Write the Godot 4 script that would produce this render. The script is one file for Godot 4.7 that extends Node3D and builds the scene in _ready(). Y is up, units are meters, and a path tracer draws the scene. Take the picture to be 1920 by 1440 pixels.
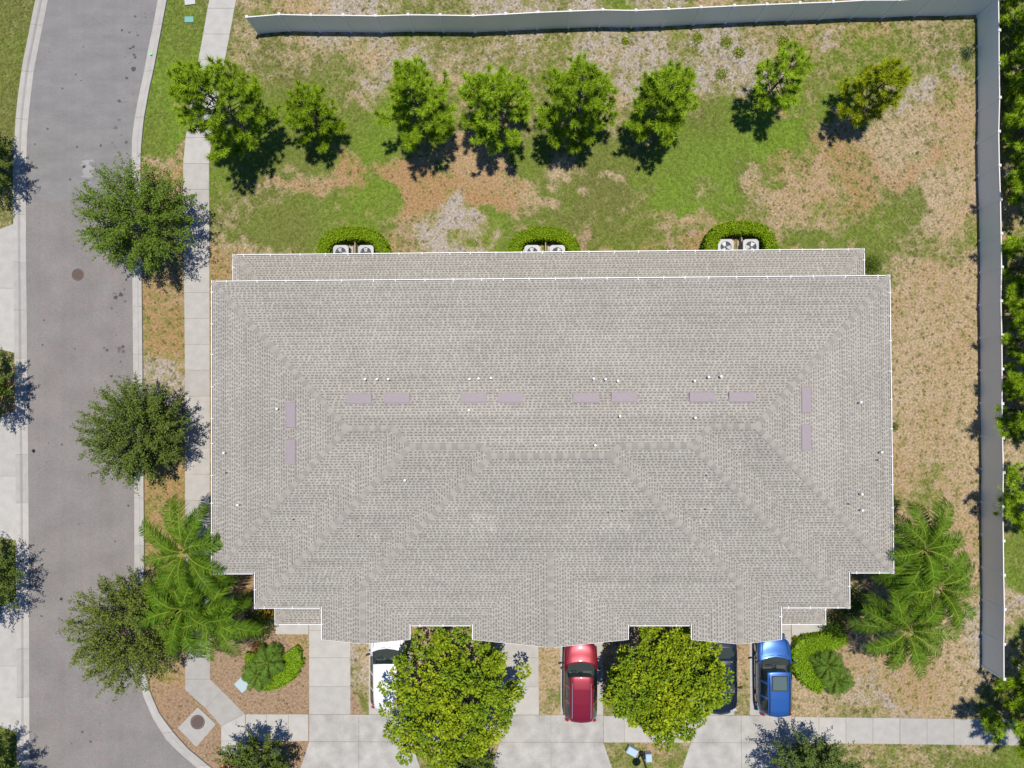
extends Node3D
# A drone looks straight down on a townhouse row. x runs right and z runs down in the picture, y is up.
const FOCAL := 1332.0      # of the 1920 x 1440 photograph, in its pixels
const CAM_H := 41.0
var view := Basis()
var rng := RandomNumberGenerator.new()
var M := {}
var used := {}

# ---------------------------------------------------------------- mesh collecting
class MB:
	var v := PackedVector3Array()
	var n := PackedVector3Array()
	var c := PackedColorArray()
	var uv := PackedVector2Array()
	func tri(a: Vector3, b: Vector3, d: Vector3, col := Color.WHITE) -> void:
		v.push_back(a); v.push_back(d); v.push_back(b)
		c.push_back(col); c.push_back(col); c.push_back(col)
	# counter-clockwise seen from outside
	func quad(a: Vector3, b: Vector3, d: Vector3, e: Vector3, col := Color.WHITE) -> void:
		v.push_back(a); v.push_back(d); v.push_back(b); v.push_back(a); v.push_back(e); v.push_back(d)
		for i in 6: c.push_back(col)
	func box(at: Vector3, s: Vector3, b := Basis(), col := Color.WHITE) -> void:
		var x := b.x * s.x * 0.5
		var y := b.y * s.y * 0.5
		var z := b.z * s.z * 0.5
		quad(at - x + y + z, at + x + y + z, at + x + y - z, at - x + y - z, col)
		quad(at - x - y - z, at + x - y - z, at + x - y + z, at - x - y + z, col)
		quad(at - x - y + z, at + x - y + z, at + x + y + z, at - x + y + z, col)
		quad(at + x - y - z, at - x - y - z, at - x + y - z, at + x + y - z, col)
		quad(at + x - y + z, at + x - y - z, at + x + y - z, at + x + y + z, col)
		quad(at - x - y - z, at - x - y + z, at - x + y + z, at - x + y - z, col)
	func tube(a: Vector3, b: Vector3, r0: float, r1: float, k := 6, col := Color.WHITE, capped := false) -> void:
		var d := (b - a).normalized()
		var s := d.cross(Vector3.RIGHT if absf(d.x) < 0.8 else Vector3.UP).normalized()
		var t := s.cross(d)
		for i in k:
			var p := TAU * i / k
			var q := TAU * (i + 1) / k
			var e0 := s * cos(p) + t * sin(p)
			var e1 := s * cos(q) + t * sin(q)
			quad(a + e1 * r0, a + e0 * r0, b + e0 * r1, b + e1 * r1, col)
			if capped: tri(b, b + e1 * r1, b + e0 * r1, col)
	# a prism over a polygon in x and z, any turning sense
	func slab(poly: PackedVector2Array, y0: float, y1: float, col := Color.WHITE) -> void:
		var p := poly
		if Geometry2D.is_polygon_clockwise(p):
			p = poly.duplicate(); p.reverse()
		var idx := Geometry2D.triangulate_polygon(p)
		for i in range(0, idx.size(), 3):
			var a := p[idx[i]]
			var b := p[idx[i + 1]]
			var d := p[idx[i + 2]]
			if (b - a).cross(d - a) > 0.0:
				var s := b
				b = d; d = s
			tri(Vector3(a.x, y1, a.y), Vector3(b.x, y1, b.y), Vector3(d.x, y1, d.y), col)
		for i in p.size():
			var a := p[i]
			var b := p[(i + 1) % p.size()]
			quad(Vector3(b.x, y0, b.y), Vector3(a.x, y0, a.y), Vector3(a.x, y1, a.y), Vector3(b.x, y1, b.y), col)
	# a leaf-shaped quad
	func leaf(at: Vector3, along: Vector3, side: Vector3, col: Color) -> void:
		var m := at + along * 0.45
		v.push_back(at); v.push_back(m + side); v.push_back(at + along)
		v.push_back(at); v.push_back(at + along); v.push_back(m - side)
		for i in 6: c.push_back(col)
	func mesh() -> ArrayMesh:
		var a := []
		a.resize(Mesh.ARRAY_MAX)
		a[Mesh.ARRAY_VERTEX] = v
		a[Mesh.ARRAY_COLOR] = c
		if n.size() == v.size(): a[Mesh.ARRAY_NORMAL] = n
		if uv.size() == v.size(): a[Mesh.ARRAY_TEX_UV] = uv
		var m := ArrayMesh.new()
		m.add_surface_from_arrays(Mesh.PRIMITIVE_TRIANGLES, a)
		return m

# ---------------------------------------------------------------- naming and placing
func numbered(called: String) -> String:
	used[called] = used.get(called, -1) + 1
	return called if used[called] == 0 else "%s_%03d" % [called, used[called]]
func put(called: String, what: Mesh, m: Material, parent: Node3D = self) -> MeshInstance3D:
	var o := MeshInstance3D.new()
	o.name = numbered(called) if parent == self else called
	o.mesh = what
	if m: o.material_override = m
	parent.add_child(o, true)
	return o
func tag(o: Node3D, label: String, category := "", group := "", kind := "") -> Node3D:
	if label: o.set_meta("label", label)
	if category: o.set_meta("category", category)
	if group: o.set_meta("group", group)
	if kind: o.set_meta("kind", kind)
	return o
func thing(called: String, at: Vector3, label: String, category: String, group := "", turn := 0.0) -> Node3D:
	var o := Node3D.new()
	o.name = numbered(called)
	add_child(o)
	o.position = at
	o.rotation.y = turn
	tag(o, label, category, group)
	return o
func W(px: float, py: float, h := 0.0) -> Vector3:   # the point at height h that the photograph shows there
	var d := view * Vector3((px - 960.0) / FOCAL, -(py - 720.0) / FOCAL, -1.0)
	var t := (CAM_H - h) / -d.y
	return Vector3(d.x * t, h, d.z * t)
func W2(px: float, py: float, h := 0.0) -> Vector2:
	var p := W(px, py, h)
	return Vector2(p.x, p.z)
func rr(a: float, b: float) -> float:
	return rng.randf_range(a, b)
func lin(r: float, g: float, b: float) -> Color:
	return Color(r, g, b).linear_to_srgb()
func mat(col: Color, rough := 0.9, metal := 0.0, spec := 0.5) -> StandardMaterial3D:
	var m := StandardMaterial3D.new()
	m.albedo_color = col.linear_to_srgb()
	m.roughness = rough
	m.metallic = metal
	m.metallic_specular = spec
	return m
func vmat(rough := 0.9, spec := 0.4) -> StandardMaterial3D:
	var m := mat(Color.WHITE, rough, 0.0, spec)
	m.vertex_color_use_as_albedo = true
	return m
# a tiling texture of two noises between two linear colours, laid in world space
func grain(col0: Color, col1: Color, size: float, freq: float, fine: float, sd: int, rough := 0.9, share := 0.5) -> StandardMaterial3D:
	var f := FastNoiseLite.new()
	f.seed = sd; f.frequency = freq; f.fractal_octaves = 4
	var g := FastNoiseLite.new()
	g.seed = sd + 7; g.frequency = fine; g.fractal_octaves = 2
	var a := f.get_seamless_image(512, 512)
	var b := g.get_seamless_image(512, 512)
	var ad := a.get_data()
	var bd := b.get_data()
	var out := PackedByteArray()
	out.resize(512 * 512 * 3)
	var lut := []
	for i in 256:
		var q := col0.lerp(col1, i / 255.0).linear_to_srgb()
		lut.push_back([int(q.r * 255), int(q.g * 255), int(q.b * 255)])
	for i in 512 * 512:
		var q: Array = lut[clampi(int(ad[i] * share + bd[i] * (1.0 - share)), 0, 255)]
		out[i * 3] = q[0]; out[i * 3 + 1] = q[1]; out[i * 3 + 2] = q[2]
	var im := Image.create_from_data(512, 512, false, Image.FORMAT_RGB8, out)
	var m := mat(Color.WHITE, rough)
	m.albedo_texture = ImageTexture.create_from_image(im)
	m.uv1_triplanar = true
	m.uv1_world_triplanar = true
	m.uv1_scale = Vector3.ONE / size
	return m

# ---------------------------------------------------------------- camera, sky and sun
func set_camera_and_light() -> void:
	var down := Vector3(23.0 / FOCAL, -19.0 / FOCAL, -1.0).normalized()
	var yy := -down
	var e := Vector3(1.0, 0.00575, 0.0)
	var xx := (e - yy * e.dot(yy)).normalized()
	view = Basis(xx, yy, xx.cross(yy)).transposed()
	var cam := Camera3D.new()
	cam.name = "camera"
	cam.transform = Transform3D(view, Vector3(0, CAM_H, 0))
	cam.fov = rad_to_deg(2.0 * atan(720.0 / FOCAL))
	cam.far = 900.0
	cam.current = true
	add_child(cam)
	var sky_mat := ProceduralSkyMaterial.new()
	sky_mat.sky_top_color = Color(0.26, 0.46, 0.78)
	sky_mat.sky_horizon_color = Color(0.80, 0.91, 1.0)
	sky_mat.sky_curve = 0.19
	sky_mat.ground_bottom_color = Color(0.30, 0.32, 0.26)
	sky_mat.ground_horizon_color = Color(0.62, 0.68, 0.72)
	var env := Environment.new()
	env.background_mode = Environment.BG_SKY
	env.sky = Sky.new()
	env.sky.sky_material = sky_mat
	env.background_energy_multiplier = 0.66
	env.tonemap_mode = Environment.TONE_MAPPER_LINEAR
	env.tonemap_exposure = 0.945
	env.sdfgi_enabled = true
	env.ssao_enabled = true
	env.ssil_enabled = true
	var we := WorldEnvironment.new()
	we.name = "world_environment"
	we.environment = env
	add_child(we)
	var sun := DirectionalLight3D.new()
	sun.name = "sun"
	sun.light_energy = 1.5
	sun.light_color = Color(1.0, 0.97, 0.92)
	sun.light_angular_distance = 0.5
	sun.shadow_enabled = true
	sun.look_at_from_position(Vector3.ZERO, Vector3(-0.066, -1.0, 0.127), Vector3(0, 0, -1))
	add_child(sun)

func _ready() -> void:
	rng.seed = 20240611
	set_camera_and_light()
	make_materials()
	build_ground()
	build_street()
	build_paving()
	build_house()
	build_fences()
	build_cars()
	build_trees()
	build_garden()
	build_utilities()
	build_grass()

func make_materials() -> void:
	M.leaf = vmat(0.6, 0.12)
	M.leaf.backlight = Color(0.34, 0.42, 0.10)
	M.waxy = vmat(0.5, 0.15)
	M.waxy.backlight = Color(0.34, 0.42, 0.10)
	M.needle = vmat(0.6, 0.10)
	M.needle.backlight = Color(0.50, 0.60, 0.16)
	M.bark = grain(Color(0.055, 0.042, 0.032), Color(0.15, 0.12, 0.095), 0.6, 0.03, 0.12, 3)
	M.shingle = vmat(0.95, 0.2)
	M.white = mat(Color(0.80, 0.80, 0.80), 0.45)
	M.vinyl = mat(Color(0.79, 0.895, 0.95), 0.5)
	M.wall = grain(Color(0.50, 0.45, 0.37), Color(0.58, 0.53, 0.44), 1.5, 0.02, 0.2, 5)
	M.trough_grey = grain(Color(0.16, 0.15, 0.135), Color(0.34, 0.33, 0.31), 1.1, 0.02, 0.1, 15)  # mottled grey for the gutter floors, darker than the white channel
	M.concrete = []
	for k in 4:
		var b: float = [0.43, 0.40, 0.46, 0.37][k]
		M.concrete.push_back(grain(Color(b, b * 0.965, b * 0.90) * 0.84, Color(b, b * 0.97, b * 0.91) * 1.1, 4.3, 0.012, 0.11, 20 + k, 0.92, 0.62))
	M.drive = grain(Color(0.26, 0.252, 0.236), Color(0.53, 0.515, 0.48), 6.1, 0.009, 0.12, 40, 0.92, 0.7)
	M.black = mat(Color(0.012, 0.012, 0.013), 0.5)
	M.rubber = mat(Color(0.02, 0.02, 0.021), 0.85)
	M.rim = mat(Color(0.45, 0.46, 0.48), 0.3, 0.8)
	M.glass = mat(Color(0.02, 0.045, 0.045), 0.05, 0.0, 0.6)
	M.glass.transparency = BaseMaterial3D.TRANSPARENCY_ALPHA
	M.glass.albedo_color.a = 0.45
	M.cabin = mat(Color(0.10, 0.105, 0.105), 0.85)
	M.seat = mat(Color(0.26, 0.25, 0.235), 0.8)
	M.trim = mat(Color(0.025, 0.025, 0.028), 0.6)
	M.iron = grain(Color(0.075, 0.05, 0.042), Color(0.15, 0.105, 0.09), 0.5, 0.02, 0.2, 61, 0.7)

# ---------------------------------------------------------------- ground
const MAP := [
	"dgggggmmttssmmmssmsgsmtmtmttmtmg",
	"dggggggmmmmtsmmsmmsssmssmmmmmmmg",
	"dggggggmgmmmsmtmmmtssmsmmmmmsmmm",
	"dggggmggggmggmmtmmmmmgggGmgmttmm",
	"dggggtgggggggtmggggggGGGgottmttm",
	"mmmmtogmomomootttmgmgGGgotomotts",
	"mmmmotmmggggtostmgddmtmmttmmgttm",
	"mmmmttotgggmmssggmmddmtmmgmgmttm",
	"mmmmoootooooooooooooooooooogtttm",
	"mmmmoootooooooooooooooooooottttm",
	"mmmmoootooooooooooooooooooottttt",
	"ommmsstooooooooooooooooooootttts",
	"ommmssooooooooooooooooooooottttt",
	"mmmmoooooooooooooooooooooootttto",
	"mmmmooooooooooooooooooooooottttt",
	"mmmmoooooooooooooooooooooommtttt",
	"mmmmoooooooooooooooooooooomttttm",
	"gmmmooooooooooooooooooooommttttg",
	"gmmmobboooooooooooooooobbttttttG",
	"mmmmobbbboottttttttttttbbtttttst",
	"mmmmobbbbbbsttttttmttttttbttttst",
	"mmmmobbbbbbmtttttmmttttmtttstttg",
	"gmmmbbbbbbbgttttttmtttttttmttttg",
	"gmmmbbbbobbmmmmmtmmmmmmmmmtmmmgg",
]
const PATCHES := [
	[1340, 265, 130, 55, "G"], [1290, 325, 90, 40, "G"], [1200, 280, 70, 40, "g"], [700, 235, 60, 45, "g"], [1000, 280, 55, 35, "g"], [560, 250, 60, 40, "g"], [440, 270, 45, 40, "g"],
	[600, 420, 110, 35, "g"], [700, 390, 45, 45, "g"], [500, 420, 55, 35, "g"], [1140, 425, 60, 45, "d"], [1080, 385, 55, 30, "d"], [930, 415, 35, 40, "g"], [1350, 390, 40, 18, "g"], [1600, 462, 100, 30, "g"],
	[860, 308, 95, 28, "O"], [770, 370, 45, 60, "O"], [925, 350, 70, 30, "O"], [560, 330, 90, 22, "O"], [1020, 345, 45, 22, "t"], [1150, 345, 28, 32, "t"], [1500, 262, 50, 18, "o"], [1480, 352, 65, 35, "t"],
	[1650, 290, 55, 35, "t"], [1690, 330, 35, 38, "O"], [1590, 335, 65, 28, "o"], [1700, 235, 70, 45, "t"], [848, 418, 38, 40, "S"], [1390, 112, 65, 40, "s"], [1350, 75, 60, 18, "s"], [1100, 90, 55, 18, "s"],
	[760, 100, 38, 28, "s"], [1560, 60, 60, 16, "s"], [1720, 140, 40, 36, "s"], [1720, 920, 45, 35, "m"], [1740, 460, 55, 50, "m"], [1620, 1255, 28, 14, "s"], [675, 1302, 16, 24, "d"], [675, 1240, 16, 36, "s"],
	[741, 455, 12, 26, "p"], [660, 424, 50, 6, "p"], [946, 452, 10, 26, "p"], [1096, 455, 10, 24, "p"], [1308, 452, 14, 24, "p"], [1340, 418, 30, 7, "p"], [1468, 450, 10, 22, "p"],
	[1028, 1260, 14, 40, "t"], [1028, 1322, 14, 14, "m"], [1390, 1330, 15, 14, "g"], [1390, 1260, 15, 45, "t"], [290, 235, 20, 60, "G"], [335, 240, 14, 60, "t"], [310, 620, 30, 50, "o"], [310, 900, 30, 60, "o"], [520, 1200, 50, 18, "p"], [560, 1290, 18, 50, "b"], [500, 1315, 70, 16, "b"], [310, 1340, 35, 40, "b"]]
var ground_px := PackedByteArray()
const GX0 := -32.0
const GZ0 := -26.0
const GW := 1280
const GH := 960
var paved := PackedByteArray()   # 640 x 480 cells of 10 cm: where no grass stands

func kind_of(ch: String) -> Array:   # live grass, sand, rust tone, lushness, mulch
	match ch:
		"G": return [0.98, 0.0, 0.0, 1.0, 0.0]
		"g": return [0.92, 0.02, 0.1, 0.55, 0.0]
		"d": return [0.86, 0.0, 0.15, 0.1, 0.0]
		"m": return [0.66, 0.12, 0.25, 0.25, 0.0]
		"t": return [0.27, 0.12, 0.25, 0.2, 0.0]
		"o": return [0.38, 0.0, 0.95, 0.3, 0.0]
		"r": return [0.55, 0.0, 0.8, 0.4, 0.0]
		"s": return [0.30, 0.60, 0.1, 0.3, 0.0]
		"O": return [0.16, 0.0, 1.0, 0.3, 0.0]
		"S": return [0.12, 0.80, 0.0, 0.3, 0.0]
		"p": return [0.0, 0.35, 0.3, 0.2, 0.9]
		"b": return [0.08, 0.1, 0.5, 0.2, 0.75]
	return [0.4, 0.1, 0.3, 0.3, 0.0]

func noise_bytes(sd: int, freq: float, oct: int) -> PackedByteArray:
	var f := FastNoiseLite.new()
	f.seed = sd; f.frequency = freq; f.fractal_octaves = oct
	return f.get_image(GW, GH).get_data()

func build_ground() -> void:
	# what grows where, read off the photograph in cells of 60 pixels, refined to cells of 20 and with single patches laid over
	var coarse := []
	for r in 24:
		for q in 32:
			coarse.push_back(kind_of((MAP[r] as String)[q]))
	var grid := []
	for r in 72:
		for q in 96:
			var cx := clampf((q + 0.5) / 3.0 - 0.5, 0.0, 30.99)
			var cy := clampf((r + 0.5) / 3.0 - 0.5, 0.0, 22.99)
			var k := int(cy) * 32 + int(cx)
			var u := cx - int(cx)
			var w := cy - int(cy)
			var cell := []
			for t in 5: cell.push_back(lerpf(lerpf(coarse[k][t], coarse[k + 1][t], u), lerpf(coarse[k + 32][t], coarse[k + 33][t], u), w))
			grid.push_back(cell)
	for p in PATCHES:
		var to := kind_of(p[4])
		for r in range(maxi(0, int((p[1] - p[3] * 1.5) / 20)), mini(72, int((p[1] + p[3] * 1.5) / 20) + 1)):
			for q in range(maxi(0, int((p[0] - p[2] * 1.5) / 20)), mini(96, int((p[0] + p[2] * 1.5) / 20) + 1)):
				var e := Vector2((q * 20.0 + 10.0 - p[0]) / p[2], (r * 20.0 + 10.0 - p[1]) / p[3]).length()
				var f := clampf(1.6 - e * 1.2, 0.0, 0.9)
				for t in 5: grid[r * 96 + q][t] = lerpf(grid[r * 96 + q][t], to[t], f)
	var warp_a := noise_bytes(1, 0.012, 4)
	var warp_b := noise_bytes(2, 0.012, 4)
	var n_mid := noise_bytes(3, 0.075, 4)
	var n_fine := noise_bytes(4, 0.34, 2)
	var n_tone := noise_bytes(5, 0.006, 3)
	ground_px.resize(GW * GH * 3)
	var live_lo := Vector3(0.140, 0.162, 0.034)
	var live_hi := Vector3(0.158, 0.262, 0.022)
	var straw := Vector3(0.405, 0.315, 0.20)
	var rust := Vector3(0.345, 0.216, 0.106)
	var sand := Vector3(0.38, 0.34, 0.305)
	var bark_mulch := Vector3(0.29, 0.20, 0.135)
	var sx := 960.0 + 23.0
	var sy := 720.0 + 19.0
	var per := FOCAL / CAM_H
	for j in GH:
		var z := GZ0 + j * 0.05
		for i in GW:
			var k := j * GW + i
			var x := GX0 + i * 0.05
			var gx := (sx + x * per) / 20.0 - 0.5 + (warp_a[k] - 128) * 0.030
			var gy := (sy + z * per) / 20.0 - 0.5 + (warp_b[k] - 128) * 0.030
			gx = clampf(gx, 0.0, 94.99); gy = clampf(gy, 0.0, 70.99)
			var ix := int(gx)
			var iy := int(gy)
			var fx := gx - ix
			var fy := gy - iy
			var a: Array = grid[iy * 96 + ix]
			var b: Array = grid[iy * 96 + ix + 1]
			var c: Array = grid[iy * 96 + 96 + ix]
			var d: Array = grid[iy * 96 + 97 + ix]
			var w00 := (1.0 - fx) * (1.0 - fy)
			var w10 := fx * (1.0 - fy)
			var w01 := (1.0 - fx) * fy
			var w11 := fx * fy
			var live: float = a[0] * w00 + b[0] * w10 + c[0] * w01 + d[0] * w11
			var sandy: float = a[1] * w00 + b[1] * w10 + c[1] * w01 + d[1] * w11
			var rusty: float = a[2] * w00 + b[2] * w10 + c[2] * w01 + d[2] * w11
			var lush: float = a[3] * w00 + b[3] * w10 + c[3] * w01 + d[3] * w11
			var mulch: float = a[4] * w00 + b[4] * w10 + c[4] * w01 + d[4] * w11
			var mid := n_mid[k] / 255.0
			var fine := n_fine[k] / 255.0
			var tone := n_tone[k] / 255.0
			var g := clampf((live - (mid * 0.62 + fine * 0.38)) * 1.9 + 0.5, 0.0, 1.0)
			var s := clampf((sandy - (1.0 - mid) * 0.75 - fine * 0.25 + 0.05) * 1.7 + 0.4, 0.0, 1.0)
			var dry := straw.lerp(rust, clampf(rusty + (tone - 0.5) * 1.1, 0.0, 1.0)).lerp(sand, s).lerp(bark_mulch, mulch)
			var col := dry.lerp(live_lo.lerp(live_hi, clampf(lush + (tone - 0.5) * 0.9, 0.0, 1.0)), g * 0.93)
			var rough := 0.95 - 0.5 * g
			col *= 1.0 - 0.5 * rough + rough * fine
			ground_px[k * 3] = int(255.0 * pow(clampf(col.x, 0.0, 1.0), 0.4545))
			ground_px[k * 3 + 1] = int(255.0 * pow(clampf(col.y, 0.0, 1.0), 0.4545))
			ground_px[k * 3 + 2] = int(255.0 * pow(clampf(col.z, 0.0, 1.0), 0.4545))
	var im := Image.create_from_data(GW, GH, false, Image.FORMAT_RGB8, ground_px)
	var m := mat(Color.WHITE, 1.0, 0.0, 0.1)
	m.albedo_texture = ImageTexture.create_from_image(im)
	var far := grain(Color(0.10, 0.12, 0.045), Color(0.30, 0.25, 0.14), 23.0, 0.01, 0.06, 77, 1.0)
	var x1 := GX0 + GW * 0.05
	var z1 := GZ0 + GH * 0.05
	var a := []
	a.resize(Mesh.ARRAY_MAX)
	a[Mesh.ARRAY_VERTEX] = PackedVector3Array([Vector3(GX0, 0, GZ0), Vector3(x1, 0, GZ0), Vector3(x1, 0, z1), Vector3(GX0, 0, GZ0), Vector3(x1, 0, z1), Vector3(GX0, 0, z1)])
	a[Mesh.ARRAY_NORMAL] = PackedVector3Array([Vector3.UP, Vector3.UP, Vector3.UP, Vector3.UP, Vector3.UP, Vector3.UP])
	a[Mesh.ARRAY_TEX_UV] = PackedVector2Array([Vector2(0, 0), Vector2(1, 0), Vector2(1, 1), Vector2(0, 0), Vector2(1, 1), Vector2(0, 1)])
	var me := ArrayMesh.new()
	me.add_surface_from_arrays(Mesh.PRIMITIVE_TRIANGLES, a)
	me.surface_set_material(0, m)
	var ring := MB.new()
	var o := 400.0
	ring.quad(Vector3(-o, 0, GZ0), Vector3(o, 0, GZ0), Vector3(o, 0, -o), Vector3(-o, 0, -o))
	ring.quad(Vector3(-o, 0, o), Vector3(o, 0, o), Vector3(o, 0, z1), Vector3(-o, 0, z1))
	ring.quad(Vector3(-o, 0, z1), Vector3(GX0, 0, z1), Vector3(GX0, 0, GZ0), Vector3(-o, 0, GZ0))
	ring.quad(Vector3(x1, 0, z1), Vector3(o, 0, z1), Vector3(o, 0, GZ0), Vector3(x1, 0, GZ0))
	var b := []
	b.resize(Mesh.ARRAY_MAX)
	b[Mesh.ARRAY_VERTEX] = ring.v
	me.add_surface_from_arrays(Mesh.PRIMITIVE_TRIANGLES, b)
	me.surface_set_material(1, far)
	tag(put("ground", me, null), "patchy lawn of green and dry tan grass with sandy bare spots", "ground", "", "structure")
	paved.resize(640 * 480)

func pave(poly: PackedVector2Array) -> void:
	var lo := poly[0]
	var hi := poly[0]
	for p in poly:
		lo = lo.min(p); hi = hi.max(p)
	for j in range(maxi(0, int((lo.y - GZ0) * 10)), mini(480, int((hi.y - GZ0) * 10) + 2)):
		for i in range(maxi(0, int((lo.x - GX0) * 10)), mini(640, int((hi.x - GX0) * 10) + 2)):
			if Geometry2D.is_point_in_polygon(Vector2(GX0 + i * 0.1 + 0.05, GZ0 + j * 0.1 + 0.05), poly):
				paved[j * 640 + i] = 1

func build_grass() -> void:
	# short blades over the lawn, each tuft in the colour of the patch it grows in
	var b := MB.new()
	for k in 7:
		var t := TAU * k / 7.0 + rr(-0.4, 0.4)
		var o := Vector3(cos(t), 0, sin(t))
		var s := Vector3(-o.z, 0, o.x) * rr(0.008, 0.012)
		var tip := o * rr(0.05, 0.085) + Vector3(0, rr(0.02, 0.05), 0)
		var root := o * rr(0.0, 0.02)
		b.v.push_back(root - s); b.v.push_back(tip); b.v.push_back(root + s)
		for i in 3: b.c.push_back(Color.WHITE)
	var buf := PackedFloat32Array()
	var count := 0
	for k in 420000:
		var x := rr(-31.0, 31.0)
		var z := rr(-24.6, 21.6)
		if paved[int((z - GZ0) * 10) * 640 + int((x - GX0) * 10)]: continue
		var q := (int((z - GZ0) * 20) * GW + int((x - GX0) * 20)) * 3
		var cr := pow(ground_px[q] / 255.0, 2.2)
		var cg := pow(ground_px[q + 1] / 255.0, 2.2)
		var cb := pow(ground_px[q + 2] / 255.0, 2.2)
		var green := cg / (cr + 0.01)
		if rng.randf() > clampf(green - 0.35, 0.12, 1.0): continue
		var sc := rr(0.6, 1.25) * clampf(green, 0.6, 1.15)
		if green < 0.95 and rng.randf() < 0.10:   # coarser olive weeds among the straw
			sc *= 1.9; cr *= 0.5; cg *= 0.6; cb *= 0.42
		var t := rr(0.0, TAU)
		var cs := cos(t) * sc
		var sn := sin(t) * sc
		var v := rr(0.82, 1.25)
		buf.append_array(PackedFloat32Array([cs, 0, sn, x, 0, sc, 0, 0.0, -sn, 0, cs, z, cr * v, cg * v, cb * v, 1.0]))
		count += 1
	var mm := MultiMesh.new()
	mm.transform_format = MultiMesh.TRANSFORM_3D
	mm.use_colors = true
	mm.mesh = b.mesh()
	mm.instance_count = count
	mm.buffer = buf
	var o := MultiMeshInstance3D.new()
	o.name = "grass"
	o.multimesh = mm
	var gm := vmat(0.8, 0.2)
	gm.backlight = Color(0.2, 0.22, 0.08)
	o.material_override = gm
	add_child(o)
	tag(o, "short lawn grass, green in places and dry straw elsewhere", "grass", "", "stuff")

# ---------------------------------------------------------------- street
func poly_px(a: Array, h := 0.0) -> PackedVector2Array:
	var p := PackedVector2Array()
	for q in a: p.push_back(W2(q[0], q[1], h))
	return p
func resample(p: PackedVector2Array, n: int) -> PackedVector2Array:
	var total := 0.0
	for i in p.size() - 1: total += p[i].distance_to(p[i + 1])
	var out := PackedVector2Array()
	for k in n + 1:
		var d := total * k / n
		var i := 0
		while i < p.size() - 2 and d > p[i].distance_to(p[i + 1]):
			d -= p[i].distance_to(p[i + 1]); i += 1
		out.push_back(p[i].lerp(p[i + 1], d / maxf(0.001, p[i].distance_to(p[i + 1]))))
	return out
const KERB_L_IN := [[98, -40], [90, 0], [80, 50], [64, 130], [56, 195], [51, 250], [49, 325], [49, 480], [50.5, 600], [51, 700], [53, 850], [54, 1000], [55, 1200], [55.5, 1490]]
const KERB_L_OUT := [[78, -40], [69, 0], [60, 45], [45, 120], [37, 175], [32, 220], [29, 275], [27, 325], [28, 480], [29, 600], [30, 700], [32, 900], [33, 1080], [34, 1260], [34.5, 1490]]
const KERB_R_IN := [[302, -40], [296, 0], [287, 50], [280, 82], [269, 140], [259, 187], [252, 225], [247.5, 262], [247, 325], [248, 480], [250, 700], [252, 900], [252, 1080], [253, 1180], [257, 1250], [267.5, 1302], [287, 1347], [312, 1387], [337, 1412], [370, 1440], [440, 1490]]
const KERB_R_OUT := [[321, -40], [314.5, 0], [304, 55], [290, 130], [282, 165], [272, 220], [268, 255], [265.5, 290], [265.5, 325], [267, 480], [269, 700], [271, 900], [272, 1080], [272, 1180], [274, 1250], [283, 1297], [301, 1338], [330, 1376], [356, 1404], [400, 1440], [465, 1485]]

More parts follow.
